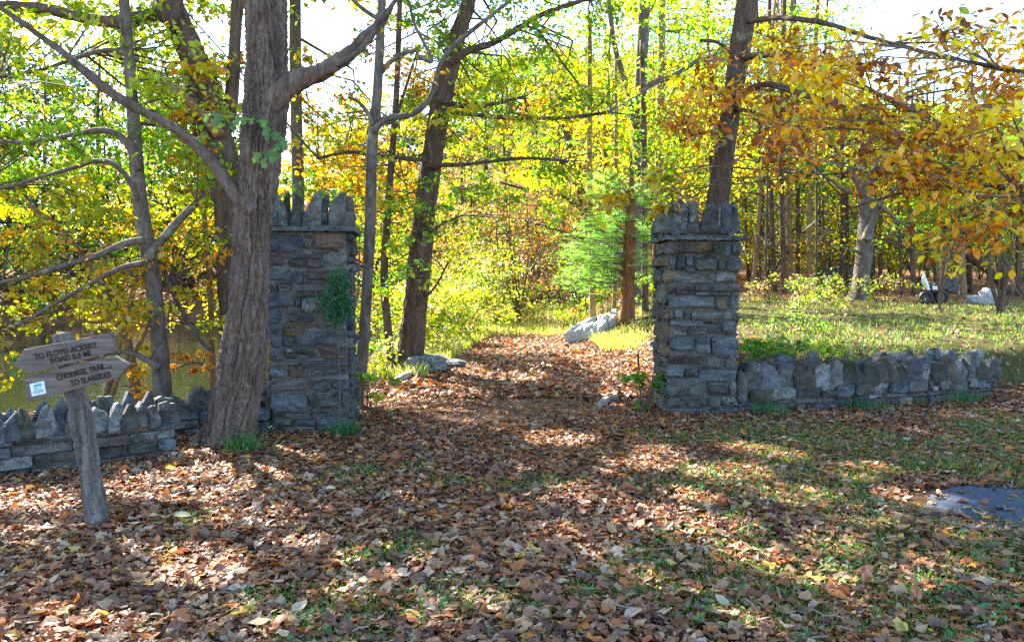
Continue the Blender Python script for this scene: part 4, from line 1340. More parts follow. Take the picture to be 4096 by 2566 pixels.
# ---- woods beyond the field, trunks read one by one
ORD = ['first', 'second', 'third', 'fourth', 'fifth', 'sixth', 'seventh', 'eighth', 'ninth', 'tenth', 'eleventh', 'twelfth', 'thirteenth', 'fourteenth', 'fifteenth',
       'sixteenth', 'seventeenth', 'eighteenth', 'nineteenth', 'twentieth', 'twenty-first', 'twenty-second', 'twenty-third', 'twenty-fourth', 'twenty-fifth', 'twenty-sixth', 'twenty-seventh', 'twenty-eighth', 'twenty-ninth', 'thirtieth', 'thirty-first', 'thirty-second', 'thirty-third', 'thirty-fourth', 'thirty-fifth', 'thirty-sixth', 'thirty-seventh']
WOODS = [(753, 289, 4, 775, 60, 28), (760, 286, 3.2, 757, 60, 30), (765, 292, 2.4, 772, 100, 25), (775, 290, 5, 770, 30, 29), (784, 291, 5.4, 786, 20, 27), (790, 288, 6, 793, 40, 30),
         (798, 287, 4.2, 795, 60, 31), (809, 289, 5, 819, 40, 28), (816, 298, 2.6, 815, 120, 24), (826, 285, 3.5, 830, 60, 33), (842, 284, 5, 838, 60, 30), (848, 284, 3.6, 852, 80, 31),
         (902, 296, 2.4, 898, 120, 27), (914, 304, 4.6, 910, 100, 26), (936, 296, 2.6, 934, 140, 28), (963, 304, 6.5, 962, 80, 26), (970, 300, 4.5, 975, 90, 28), (988, 288, 4.2, 992, 60, 31),
         (1004, 300, 3.4, 1003, 100, 26.5), (1019, 302, 5, 1024, 60, 26), (925, 288, 3, 928, 90, 32), (880, 286, 3.4, 884, 60, 33)]
_wr = random.Random(4)
for q_ in range(14):
    bx_ = 752 + q_ * 20 + _wr.uniform(-8, 8)
    WOODS.append((bx_, _wr.uniform(276, 284), _wr.uniform(2.2, 3.6), bx_ + _wr.uniform(-14, 14), 60, _wr.uniform(34, 40)))
WOODS.sort(key=lambda e: e[0])
for i, (bx, by, w, tx, ty_, d) in enumerate(WOODS):
    rg = r_(100 + i)
    x0, x1 = min(bx, tx) - 45, max(bx, tx) + 45
    z = float(H(P(bx, by, d)[0], d))
    rows = px_trunk(bx, by, w, tx, ty_ - 60, d, rg.uniform(-4, 4)) if bx < 822 else px_trunk(bx, by, w, (bx + tx) / 2, rg.uniform(55, 110), d, rg.uniform(-5, 5), .22)
    lim = []
    for q in range(3):
        f = rg.uniform(.35, .9)
        k = int(f * 4)
        a = np.array(rows[k])
        sgn = rg.choice([-1, 1])
        lim.append([[*a[:3], a[3] * .45], [a[0] + sgn * .7, a[1] + rg.uniform(-.5, .5), a[2] + rg.uniform(.1, .6), a[3] * .3], [a[0] + sgn * 1.5, a[1] + rg.uniform(-1, 1), a[2] + rg.uniform(.3, 1.4), a[3] * .15]])
    tree('slender woodland tree beyond the field, %s in line from the gate pillar' % ORD[i], rows, ['bark', 'bark_tan', 'bark'][i % 3], lim,
         [(vol(x0, 10 if bx < 825 else 105, x1, 190, d - 1.5, d + 4, 24 if bx < 825 else 12, rg), .7, .42, 34, .16, PAL_WOODS, 'T6', .4), (vol(x0, 150, x1, 262, d + 1, d + 6, 9, rg), .6, .4, 26, .14, PAL_WOODS, 'T6', .4)],
         seed=100 + i, carve=FARC, rings=30, seg=10, group='slender trees in the woods beyond the field')
rg = r_(140)
tree('thick grey tree at the field edge, dividing low into bare crooked branches', rows_px([(858, 303, 20), (861, 280, 17), (864, 255, 16), (866, 230, 15), (866, 205, 13), (864, 180, 9), (860, 150, 6)], 24), 'bark_grey',
     [rows_px([(866, 240, 9), (874, 215, 8), (882, 200, 7.5), (890, 190, 5)], 23.8), rows_px([(886, 196, 5), (900, 185, 3.5), (915, 192, 2.5), (930, 200, 2)], 23.6), rows_px([(865, 205, 7), (856, 180, 5.5), (842, 160, 4), (828, 135, 3)], 24),
      rows_px([(866, 190, 6), (876, 165, 5), (884, 140, 3.5)], 24.3), rows_px([(862, 195, 5), (845, 190, 4), (828, 178, 3), (812, 170, 2)], 23.8), rows_px([(862, 252, 3), (845, 248, 2.2), (828, 240, 1.8)], 23.8), rows_px([(880, 205, 4), (905, 225, 3), (925, 232, 2)], 23.6)],
     [(vol(810, 100, 930, 190, 23, 27, 16, rg), .5, .5, 24, .13, PAL_WOODS, 'T6', .4)], seed=140, carve=FARC, rings=70, seg=22, relief=.012, freq=18)
rg = r_(141)
tree('dark trunk leaning steeply over at the far edge of the woods', rows_px([(1014, 300, 8), (1004, 286, 8), (988, 270, 7.5), (972, 258, 7), (955, 247, 5), (940, 240, 3)], 27), 'bark', (), [(vol(935, 190, 1040, 260, 24, 29, 22, rg), .6, .5, 50, .13, PAL_GREEN, 'T6', .3)], seed=141, carve=FARC, rings=40)

def back_tree(label, x, y, h, r, pal, seed, group, size=.2, ns=34, nl=44, low=.3, cr=None, bark='bark'):
    rg = r_(seed)
    z = float(H(x, y))
    cr = cr or h * .24
    lean = rg.uniform(-.06, .06, 2) * h
    rows = [[x + lean[0] * s + rg.uniform(-.1, .1), y + lean[1] * s, z + h * s, r * (1 - .75 * s)] for s in (0, .25, .5, .75, 1)]
    c = np.stack([x + rg.normal(0, cr * .6, ns), y + rg.normal(0, cr * .6, ns), z + h * rg.uniform(low, 1.05, ns)], 1)
    return tree(label, rows, bark, (), [(c, cr * .42, .45, nl, size, pal, 'T4', .4)], seed=seed, carve=FARC, rings=16, seg=8, group=group, leafmat='leaf_far')

k = 0
pals = [PAL_MIX, PAL_LIME, PAL_GOLD, PAL_WOODS, PAL_BRIGHT, PAL_RUST]
spots = []
rg = r_(300)
for i in range(15):
    spots.append((-6.5 + i * 1.25 + rg.uniform(-.5, .5), rg.uniform(30, 44)))
for i, (x, y) in enumerate(spots):
    back_tree('hillside tree behind the end of the trail, %s counting from the pond' % ORD[i], x, y, rg.uniform(5.5, 8) if x < -1.5 else rg.uniform(10, 14), rg.uniform(.07, .16), pals[i % 5], 300 + i, 'trees on the hillside behind the trail', .18, 50, 54, .22)
for i in range(14):
    back_tree('tall tree high on the wooded slope, %s from the pond end' % ORD[i], -12 + i * 3.2 + rg.uniform(-1, 1), rg.uniform(48, 66), rg.uniform(8, 12), rg.uniform(.12, .2), pals[(i * 2 + 1) % 6], 330 + i, 'tall trees high on the slope', .26, 60, 56, .1)
for i in range(12):
    back_tree('tree deep in the woods beyond the field, %s from the gate pillar' % ORD[i], 11 + i * 2.4 + rg.uniform(-.8, .8), rg.uniform(36, 54), rg.uniform(7, 11), rg.uniform(.1, .17), pals[[3, 0, 2, 3, 4][i % 5]], 360 + i, 'trees deep in the woods', .22, 56, 54, .06)
for i in range(13):
    back_tree('tree on the far bank of the pond, %s counting towards the trail' % ORD[i], -44 + i * 3.1 + rg.uniform(-1, 1), rg.uniform(48, 58), rg.uniform(12, 16) if i < 8 else rg.uniform(8, 10), rg.uniform(.13, .22), pals[[0, 3, 1, 2, 4][i % 5]], 390 + i, 'trees on the far bank of the pond', .28, 70, 56, .2)
for i, (px, d, h) in enumerate(((40, 30, 15), (95, 34, 15), (-15, 32, 16))):
    b = P(px, 330, d + 16)
    back_tree('dark evergreen on the far pond bank, %s from the sign towards the gate' % ORD[i], b[0], b[1], h, .2, PAL_DARK, 410 + i, 'dark evergreens across the pond', .28, 60, 60, .1)

# ---- shrubs and saplings
def shrub(label, base, h, r, n, size, pal, seed, group=None, nm='shrub', tm_='T6', stems=7, leafmat='leaf', carve=False, lean=(0, 0), cat='shrub', low=.15, flat=.6):
    rg = r_(seed)
    x, y = base[:2]
    z = float(H(x, y)) if len(base) < 3 else base[2]
    t = thing(nm, label, cat, (x, y, z), group)
    tips = np.stack([x + lean[0] + rg.normal(0, r * .5, stems), y + lean[1] + rg.normal(0, r * .5, stems), z + h * rg.uniform(.6, 1, stems)], 1)
    A = np.tile([x, y, z - .03], (stems, 1)) + rg.normal(0, .03, (stems, 3)) * [1, 1, 0]
    parts = []
    for a, b in zip(A, tips):
        mid = (a + b) / 2 + rg.normal(0, .05, 3) * h
        parts.append(tube([[*a, .006 + .006 * h], [*mid, .004 + .004 * h], [*b, .003]], 8, 5))
    V, F = join(parts)
    o = mk('stems', V, F, M['twig'], t)
    ns = max(4, n // 30)
    sk = np.concatenate([np.column_stack([A + (tips - A) * s, np.full(stems, .01)]) for s in (.3, .5, .7, .9)])
    c = np.stack([x + lean[0] * .6 + rg.normal(0, r * .55, ns), y + lean[1] * .6 + rg.normal(0, r * .55, ns), z + h * rg.uniform(low, 1.0, ns)], 1)
    crown(t, sk, [(c, r * .33, flat, 30, size, pal, tm_, .3)], seed, carve, leafmat=leafmat, name='foliage', thick=.6)
    return t

PAL_UNDER = [(.25, BRN), (.2, TAN), (.2, ORA), (.15, GOLD), (.2, (.2, .2, .08))]
for i in range(16):
    rg = r_(500 + i)
    px = 425 + i * 13.5
    d = rg.uniform(27, 42)
    b = P(px, 300, d)
    shrub('rusty brown understorey sapling on the slope behind the trail, %s from the pond' % ORD[i], (b[0], d), rg.uniform(3.0, 5.5), rg.uniform(1.0, 1.8), 1700, .12, PAL_UNDER if i % 3 else PAL_MIX, 500 + i, 'brown saplings behind the trail', 'sapling', 'T4', cat='sapling', leafmat='leaf_far')
LSH = [(434, 345, 16, 1.1, .8), (448, 335, 19, 1.5, 1.0), (470, 328, 22, 1.9, 1.1), (452, 318, 26, 2.5, 1.4), (488, 315, 25, 2.2, 1.0), (505, 312, 29, 2.2, 1.2), (440, 300, 22, 2.3, 1.3), (478, 300, 31, 3, 1.5), (520, 306, 30, 1.2, .8), (425, 350, 18, 1.4, .9)]
LSH.sort()
for i, (px, py, d, h, r) in enumerate(LSH):
    b = P(px, py, d)
    shrub('sunny yellow-green bush on the pond side of the trail, %s from the leaning trunk' % ORD[i], (b[0], d), h, r, 1300, .10, PAL_BRIGHT, 520 + i, 'yellow bushes beside the trail', tm_='T4')
shrub('dark green bush left of the pine, beside the narrow end of the trail', (P(582, 310, 25)[0], 25), 2.5, 1.0, 1700, .09, PAL_GREEN, 540, tm_='T4')
shrub('greyish bush where the trail narrows under the trees', (P(497, 300, 27)[0], 27), 2.9, 1.3, 1500, .09, [(.5, (.25, .3, .12)), (.5, YG)], 541, tm_='T4')
for i, (px, d) in enumerate(((572, 23), (640, 24), (655, 21), (605, 24))):
    shrub('low leafy weed bush near the foot of the pine, %s from the trail' % ORD[i], (P(px, 320, d)[0], d), .9, .6, 500, .09, PAL_MIX, 545 + i, 'weed bushes round the pine', tm_='T4')
shrub('yellow-green leafy bush at the trail-side foot of the trunk-side pillar', (P(372, 405, 8.9)[0] - .02, 8.9), .52, .26, 190, .085, PAL_BRIGHT + [(.3, LIME)], 550, tm_='TF', stems=9)
shrub('pale green bush on the pond bank behind the slim trunks', (-2.75, 14.2), 1.5, .8, 1300, .07, [(.5, YG), (.3, LIME), (.2, YEL)], 551, tm_='T4', carve=False)
shrub('small yellow bush low on the bank in front of the water', (-2.2, 11.5), .7, .5, 500, .07, PAL_BRIGHT, 552, tm_='T4', carve=False)
shrub('bright green weed clump at the trail-side foot of the field-side pillar', (1.55, 8.95), .55, .2, 200, .08, [(.6, LIME), (.4, GRN)], 553, tm_='TF', stems=8)
shrub('leafy green bush growing over the wall next to the field-side pillar', (P(775, 355, 9.9)[0], 10.0), .42, .42, 520, .085, [(.6, (.12, .27, .04)), (.4, LIME)], 554, tm_='TF', stems=12)
shrub('low green weeds on top of the field wall beside the leafy bush', (4.2, 10.1), .3, .4, 260, .07, PAL_LIME, 555, tm_='T6', stems=8)
shrub('tall pale weeds in the field behind the wall bush', (P(800, 335, 14)[0], 14.0), .7, .6, 420, .06, [(.5, LIME), (.5, (.3, .34, .1))], 556, tm_='T4')
for i, (px, d) in enumerate(((800, 20), (835, 21), (770, 22), (880, 22))):
    shrub('pale dry weed clump at the field edge, %s from the gate pillar' % ORD[[1, 2, 0, 3][i]], (P(px, 300, d)[0], d), .8, .8, 500, .08, [(.4, TAN), (.4, YG), (.2, LIME)], 560 + i, 'dry weed clumps along the field edge', tm_='T4')
for i, (px, py, d, h) in enumerate(((940, 215, 19, 3.8), (1000, 200, 18, 4.2), (1040, 230, 17, 4.0))):
    b = P(px, 300, d)
    shrub('dark green leafy sapling beyond the end of the field wall, %s from the gate pillar' % ORD[i], (b[0], d), h, 1.0, 900, .13, PAL_GREEN, 570 + i, 'green saplings at the end of the field', 'sapling', 'T6', cat='sapling', low=.5)
for i in range(14):
    rg = r_(580 + i)
    d = rg.uniform(31, 40)
    px = 748 + i * 21
    shrub('yellow understorey sapling among the woodland trunks, %s from the gate pillar' % ORD[i], (P(px, 300, d)[0], d), rg.uniform(3, 5.5), rg.uniform(1.1, 1.8), 1000, .16, PAL_WOODS if i < 8 else PAL_WOODS + [(.6, (.16, .2, .04))], 580 + i, 'yellow saplings among the woodland trunks', 'sapling', 'T4', cat='sapling')
for i in range(14):
    rg = r_(600 + i)
    px = -60 + i * 36
    d = rg.uniform(47.5, 50)
    shrub('dark bush along the far waterline of the pond, %s from the sign side' % ORD[i], (P(px, 310, d)[0], d), rg.uniform(5, 8.5), rg.uniform(2.4, 3.4), 2400, .25, [(.14, GRN), (.5, DKG), (.36, (.05, .035, .022))], 600 + i, 'dark bushes along the far waterline', tm_='T4', carve=False, leafmat='needle')  # dark leaf colours carry the shade of the far bank
# far woods that read as one mass
rg = r_(700)
n = 26000
xx = rg.uniform(-75, 80, n)
yy = rg.uniform(62, 92, n)
zz = H(xx, yy) * .9 + rg.uniform(0, 1, n) ** .8 * 9
cc = pick(PAL_MIX + [(.3, GRN), (.2, BRN)], n, rg) * rg.uniform(.5, 1.2, n)[:, None]
V, F, cc = leaf_mesh(np.stack([xx, yy, zz], 1), rg.uniform(.5, 1.0, n), cc, T4, rg, .3)
tag(mk('far_woods', V, F, M['leaf_far'], col=cc), 'mass of autumn woods far behind everything', 'woods', kind='stuff')

# ---- plants on the masonry and the trunk
rg = r_(800)
dj = 7.62
jr = rows_px([(308, 440, 3.2), (309, 415, 3), (309, 380, 2.8), (308, 345, 2.6), (309, 310, 2.4), (310, 285, 2), (311, 262, 1.2)], dj)
for r in jr:
    r[1] = dj - .02
xs = lambda px: P(px, 300, dj)[0]
jun = thing('juniper_sapling', 'dark green feathery juniper sapling growing up the front of the trunk-side pillar', 'sapling', (xs(340), 7.66, 0))
jl = [[xs(336), 7.68, .0, .008], [xs(337), 7.70, .4, .008], [xs(336.5), 7.69, .8, .007], [xs(337), 7.66, 1.1, .006], [xs(337), 7.66, 1.4, .005], [xs(336), 7.66, 1.66, .003]]
V, F = tube(jl, 30, 6)
mk('stem', V, F, M['twig'], jun)
C0 = []
jbr = []
for i in range(34):
    f = i / 33
    zz_ = 1.14 + .50 * f
    ln_ = (.17 * (1 - f) ** .7 + .035) * rg.uniform(.6, 1.25)
    an = rg.uniform(0, 6.28)
    dv = np.array([math.cos(an), -abs(math.sin(an)) * .45, rg.uniform(.5, 1.1)])
    root = np.array([xs(337.5), 7.66, zz_ - .05])
    jbr.append((root, root + dv * ln_))
    for s_ in np.linspace(.25, 1, 6):
        C0.append(root + dv * ln_ * s_ + rg.normal(0, .012, 3))
C0 = np.array(C0)
idx = np.repeat(np.arange(len(C0)), 40)
dirs = rg.normal(size=(len(idx), 3)) + [0, 0, .8]
dirs /= np.linalg.norm(dirs, axis=1)[:, None]
c0 = C0[idx] + rg.normal(0, .018, (len(idx), 3))
tp = c0 + dirs * rg.uniform(.025, .06, len(idx))[:, None]
sd = np.cross(dirs, rg.normal(size=(len(idx), 3)))
sd /= np.linalg.norm(sd, axis=1)[:, None]
V = np.stack([c0 - sd * .0035, c0 + sd * .0035, tp], 1).reshape(-1, 3)
cc = np.array([(.04, .14, .055)]) * rg.uniform(.6, 1.7, len(idx))[:, None]
mk('foliage', V, np.arange(len(V)).reshape(-1, 3), M['needle'], jun, col=np.repeat(cc, 3, 0))
V, F = sticks(np.array([j_[0] for j_ in jbr]), np.array([j_[1] for j_ in jbr]), .003, .0015, .05, rg)
o = mk('twigs', V, F, M['twig'], jun)
o['kind'] = 'stuff'

def climber(label, pts, size, pal, seed, stem_pts, nm='creeper', cat='creeper', facing=-1.0, tm_=None):
    rg = r_(seed)
    t = thing(nm, label, cat, stem_pts[0][:3])
    V, F = tube([[*p_, .005] for p_ in stem_pts], 24, 6)
    mk('stem', V, F, M['twig'], t)
    for c in pts:
        Vt, Ft = tm_ or TM
        s = size * rg.uniform(.7, 1.25)
        a = rg.uniform(-.7, .7)
        d = np.array([math.sin(a), -.35, -math.cos(a)])
        d /= np.linalg.norm(d)
        n0 = np.array([rg.normal(0, .3), -1, rg.uniform(.1, .7)])
        sd = np.cross(n0, d)
        sd /= np.linalg.norm(sd)
        u = np.cross(d, sd)
        V = c + s * (Vt[:, :1] * d + Vt[:, 1:2] * sd + Vt[:, 2:] * u)
        col = np.array(pick(pal, 1, rg)[0]) * rg.uniform(.8, 1.2)
        mk('leaf', V, Ft, M['leaf_near'], t, col=np.tile(col, (len(V), 1)))
    return t
g2 = [(.7, (.08, .19, .03)), (.3, (.14, .27, .03))]
cl = [P(a, b, 6.92 + rg.uniform(-.06, .05)) for a, b in ((209, 112), (215, 118), (222, 114), (233, 120), (245, 116), (252, 117), (259, 118), (264, 119), (268, 126), (272, 132), (277, 131), (281, 136), (276, 143), (283, 140), (259, 152), (267, 149), (273, 148), (279, 152), (262, 158), (241, 116))]
climber('green creeper leaves wrapped across the big furrowed trunk', cl, .105, g2, 801, [P(a, b, 6.97) for a, b in ((205, 112), (225, 113), (245, 115), (262, 117), (274, 128), (279, 140), (270, 150), (258, 153))])
cl = [P(a, b, 7.72 + rg.uniform(-.1, .2)) for a, b in ((286, 178), (292, 184), (299, 181), (305, 186), (312, 188), (320, 190), (326, 187), (333, 189), (297, 190), (288, 190))]
climber('bright green leaves sprouting behind the spiky crest of the trunk-side pillar', cl, .075, [(.6, LIME), (.4, GRN)], 802, [P(a, b, 8.1) for a, b in ((286, 200), (300, 190), (316, 191), (335, 190))], nm='crest_weed', cat='weed')
def fern(label, c, n, ln, seed, col, drop=.6, spread=1.0):
    rg = r_(seed)
    t = thing('fern', label, 'fern', c)
    for i in range(n):
        a = rg.uniform(-1.4, 1.4) * spread
        dirv = np.array([math.sin(a), -abs(math.cos(a)) * .6 - .1, .1])
        dirv /= np.linalg.norm(dirv)
        m_ = 14
        s = np.linspace(0, 1, m_)
        sp = c + dirv * (s * ln)[:, None] + np.array([0, 0, 1.]) * (-drop * ln * s ** 2 + .2 * ln * s)[:, None]
        sd = np.cross(dirv, [0, 0, 1.])
        sd /= np.linalg.norm(sd)
        Vs, Fs = [], []
        for j in range(1, m_):
            w = ln * .22 * (1 - s[j]) ** .6 + .004
            for sg_ in (-1, 1):
                b0 = sp[j]
                k0 = len(Vs) * 3
                Vs.append(np.array([b0, b0 + sd * sg_ * w + dirv * w * .35 - np.array([0, 0, w * .2]), b0 + dirv * ln * .06]))
                Fs.append([k0, k0 + 1, k0 + 2])
        V = np.concatenate(Vs)
        mk('frond', V, np.array(Fs), M['leaf_near'], t, col=np.tile(np.array(col) * rg.uniform(.75, 1.25), (len(V), 1)))
    return t
pf = P(712, 246, 8.66)
fern('small bright green fern hanging just below the ledge of the field-side pillar', pf, 13, .2, 803, (.10, .32, .03), 1.1)

# ------------------------------------------------------------------ fallen leaves
LIT_COL = [(.2, (.28, .135, .06)), (.16, (.36, .20, .10)), (.13, (.17, .068, .034)), (.12, (.42, .28, .165)), (.13, (.36, .11, .032)), (.10, (.50, .17, .03)),
           (.05, (.47, .37, .25)), (.08, (.11, .048, .03)), (.02, (.24, .11, .09)), (.03, (.58, .36, .06))]
def hgrad(x, y):
    e = .05
    return (H(x + e, y) - H(x - e, y)) / (2 * e), (H(x, y + e) - H(x, y - e)) / (2 * e)

VAR = []
for o_, cu, cp in ((OVAL, -1.2, 1.6), (OVAL, 1.1, 2.4), (OAK, -1.0, 1.2), (OAK, 1.4, 2.0), (MAPLE, -.8, .9), (MAPLE, .9, 1.2), (OVAL, 1.8, 4.0), (MAPLE, -1.5, -.8)):
    VAR.append(fan(o_, cu * .55, cp * .55)[0])
VAR = np.array(VAR)
FANF = fan(OVAL)[1][0]

def litter(x, y, size, rng, lift, tilt):
    n = len(x)
    col = pick(LIT_COL, n, rng) * rng.uniform(.5, 1.2, n)[:, None]
    v = VAR[rng.randint(0, len(VAR), n)].copy()
    v[..., 2] *= rng.uniform(.2, 1.5, n)[:, None]
    v[..., 2] += rng.normal(0, .045, v.shape[:2])
    v[..., 1] *= rng.uniform(.7, 1.3, n)[:, None]
    v[..., 0] -= .45
    v *= size[:, None, None]
    a = rng.uniform(0, 2 * math.pi, n)
    gxx, gyy = hgrad(x, y)
    n0 = np.stack([-gxx + rng.normal(0, tilt, n), -gyy + rng.normal(0, tilt, n), np.ones(n)], 1)
    n0 /= np.linalg.norm(n0, axis=1)[:, None]
    flip = rng.uniform(size=n) < .35
    d0 = np.stack([np.cos(a), np.sin(a), np.zeros(n)], 1)
    s = np.cross(n0, d0)
    s /= np.linalg.norm(s, axis=1)[:, None]
    d = np.cross(s, n0)
    u = np.where(flip[:, None], -n0, n0)
    V = v[..., 0:1] * d[:, None] + v[..., 1:2] * s[:, None] + v[..., 2:3] * u[:, None]
    low = V[..., 2].min(1)
    C = np.stack([x, y, H(x, y) + lift - np.minimum(low, 0) * .55], 1)
    V = V + C[:, None]
    return V.reshape(-1, 3), (np.arange(n)[:, None, None] * 11 + FANF[None]).reshape(-1, 3), np.repeat(col, 11, 0)

def inside_wall(x, y):
    s = -(x - WALL_A[0]) * _wd[1] + (y - WALL_A[1]) * _wd[0]
    q = (x > 2.4) & (x < 6.5) & (s > -.02) & (s < .5)
    a = (x > -2.45) & (x < -1.65) & (y > 7.75) & (y < 8.7)
    b = (x > 1.8) & (x < 2.6) & (y > 8.7) & (y < 9.6)
    return q | a | b

rg = np.random.RandomState(900)
n = 82000
yy = 2.6 + (10.5 - 2.6) * rg.uniform(0, 1, n) ** .9
xx = rg.uniform(-1, 1, n) * (yy * .72 + .4)
keep = rg.uniform(size=n) > .5 * grass_mask(xx, yy) + .25 * (noise2(xx, yy, 1.6, 44) > .25)
keep &= ~inside_wall(xx, yy)
slab_d = ((xx - 3.35) / .62) ** 2 + ((yy - 5.2) / .42) ** 2
keep &= ~((slab_d < 1) & (rg.uniform(size=n) < .93))
s_ = -(xx - WALL_A[0]) * _wd[1] + (yy - WALL_A[1]) * _wd[0]
keep &= ~((s_ > .4) & (xx > 2.6) & (rg.uniform(size=n) < .6))
xx, yy = xx[keep], yy[keep]
n = len(xx)
V1, F1, C1 = litter(xx, yy, (.028 + .07 * rg.uniform(size=n) ** 1.25), rg, rg.uniform(0.002, .028, n), .22)
n = 24000
yy = 10 + 32 * rg.uniform(size=n) ** 1.5
xx = np.where(rg.uniform(size=n) < .75, trail_x(yy) + rg.normal(.4, 1.6, n), rg.uniform(1, 14, n))
keep = (xx > -2.6) & ~inside_wall(xx, yy) & (rg.uniform(size=n) > .55 * field_mask(xx, yy))
xx, yy = xx[keep], yy[keep]
n = len(xx)
V2, F2, C2 = litter(xx, yy, rg.uniform(.08, .15, n), rg, rg.uniform(.01, .04, n), .24)
n = 60000
yy = 2.6 + 7.4 * rg.uniform(size=n)
xx = rg.uniform(-1, 1, n) * (yy * .72 + .4)
kq = ~inside_wall(xx, yy) & (((xx - 3.35) / .62) ** 2 + ((yy - 5.2) / .42) ** 2 > 1)
xx, yy = xx[kq], yy[kq]
n = len(xx)
V3, F3, C3 = leaf_mesh(np.stack([xx, yy, H(xx, yy) + rg.uniform(.004, .03, n)], 1), rg.uniform(.012, .04, n), pick(LIT_COL, n, rg) * rg.uniform(.6, 1.3, n)[:, None], T4, rg, .0, .35)
V, F = join([(V1, F1), (V2, F2), (V3, F3)])
lit = mk('leaf_litter', V, F, M['litter'], col=np.concatenate([C1, C2, C3]))
tag(lit, 'thick brown carpet of fallen autumn leaves over the ground', 'leaf litter', kind='stuff')

# the largest leaves of the foreground, each on its own
names = [('pale grey-brown', (.42, .32, .22)), ('tan', (.44, .28, .14)), ('rusty orange', (.40, .15, .045)), ('dark brown', (.16, .085, .055)), ('reddish brown', (.27, .11, .06)), ('yellow', (.55, .42, .12))]
shapes = [(0, 'long curled'), (3, 'lobed'), (4, 'broad pointed'), (5, 'cupped broad'), (1, 'oval')]
meshes = {}
for ci, (cn, cc) in enumerate(names):
    for si, (vi, sn) in enumerate(shapes):
        v = VAR[vi].copy()
        q = np.random.RandomState(ci * 9 + si)
        v[:, 2] += q.normal(0, .05, 11)
        v[:, 0] -= .45
        cl_ = np.array(cc) * q.uniform(.85, 1.15, (11, 1))
        meshes[(ci, si)] = mesh_data('fallen_leaf', v, FANF, M['litter'], cl_)
wts = np.array([.24, .24, .12, .18, .17, .05])
rl_ = random.Random(31)
cnt = 0
while cnt < 280:
    py = 641 - 130 * rl_.random() ** 1.3
    px = rl_.uniform(5, 1019)
    d = EYE / ((py - 280.2) / FPX)
    x, y = (px - 512) / FPX * d, d
    if float(grass_mask(np.array([x]), np.array([y]))[0]) > .8 and rl_.random() < .6:
        continue
    ci = rg.choice(6, p=wts)
    si = rl_.randrange(5)
    o = bpy.data.objects.new('fallen_leaf', meshes[(ci, si)])
    put(o)
    sc_ = rl_.uniform(.075, .125)
    o.scale = (sc_, sc_ * rl_.uniform(.8, 1.15), sc_ * rl_.uniform(.6, 1.6))
    o.location = (x, y, float(H(x, y)) + rl_.uniform(.025, .04))
    o.rotation_euler = (rl_.gauss(0, .3), rl_.gauss(0, .3), rl_.uniform(0, 6.28))
    tag(o, '%s %s fallen leaf lying in the foreground litter' % (shapes[si][1], names[ci][0]), 'leaf', '%s %s leaves in the foreground' % (shapes[si][1], names[ci][0]))
    cnt += 1
for lab, px, py, col_, sc_, rz in (('pale cream oval leaf lying nearest the sign post', 153, 526, (.62, .60, .34), .15, 2.6), ('pale cream leaf second from the sign post', 177, 525, (.62, .57, .30), .11, .6),
                                   ('clean yellow leaf fallen in front of the sign wall', 166, 474, (.75, .55, .05), .10, 1.0), ('light tan leaf lying upright by the pillar foot', 328, 496, (.55, .52, .30), .08, .4)):
    d = EYE / ((py - 280.2) / FPX)
    x = (px - 512) / FPX * d
    me = mesh_data('fallen_leaf', VAR[0] - np.array([.45, 0, 0]), FANF, M['litter'], np.tile(col_, (11, 1)))
    o = put(bpy.data.objects.new('fallen_leaf', me))
    o.scale = (sc_, sc_, sc_ * .6)
    o.location = (x, d, float(H(x, d)) + .06)
    o.rotation_euler = (.5, .1, rz)
    tag(o, lab, 'leaf')

# broken sticks in the litter
rg = np.random.RandomState(905)
n = 260
yy = 3 + 6 * rg.uniform(size=n)
xx = rg.uniform(-1, 1, n) * (yy * .7)
a = rg.uniform(0, 6.28, n)
ln = rg.uniform(.03, .11, n)
A = np.stack([xx, yy, H(xx, yy) + .03], 1)
B = A + np.stack([np.cos(a) * ln, np.sin(a) * ln, rg.uniform(-.01, .03, n)], 1)
V, F = sticks(A, B, .006, .004, .04, rg)
tag(mk('fallen_sticks', V, F, M['litter_stick']), 'short grey broken sticks strewn among the fallen leaves', 'sticks', kind='stuff')

# ------------------------------------------------------------------ grass and weeds
def blades(x, y, h, w, col, rng, lean=.5):
    n = len(x)
    a = rng.uniform(0, 6.28, n)
    b = np.stack([x, y, H(x, y) - .004], 1)
    s = np.stack([np.cos(a), np.sin(a), np.zeros(n)], 1)
    l2 = rng.normal(0, lean, (n, 2))
    t1 = b + np.stack([l2[:, 0] * h * .4, l2[:, 1] * h * .4, h * .6], 1)
    t2 = b + np.stack([l2[:, 0] * h, l2[:, 1] * h, h * (1 - .3 * np.abs(l2).mean(1))], 1)
    V = np.stack([b - s * w[:, None] / 2, b + s * w[:, None] / 2, t1 + s * w[:, None] * .4, t1 - s * w[:, None] * .4, t2], 1).reshape(-1, 3)
    k = np.arange(n)[:, None] * 5
    return V, [k + np.array([[0, 1, 2, 3]]), k + np.array([[3, 2, 4]])], np.repeat(col, 5, 0)

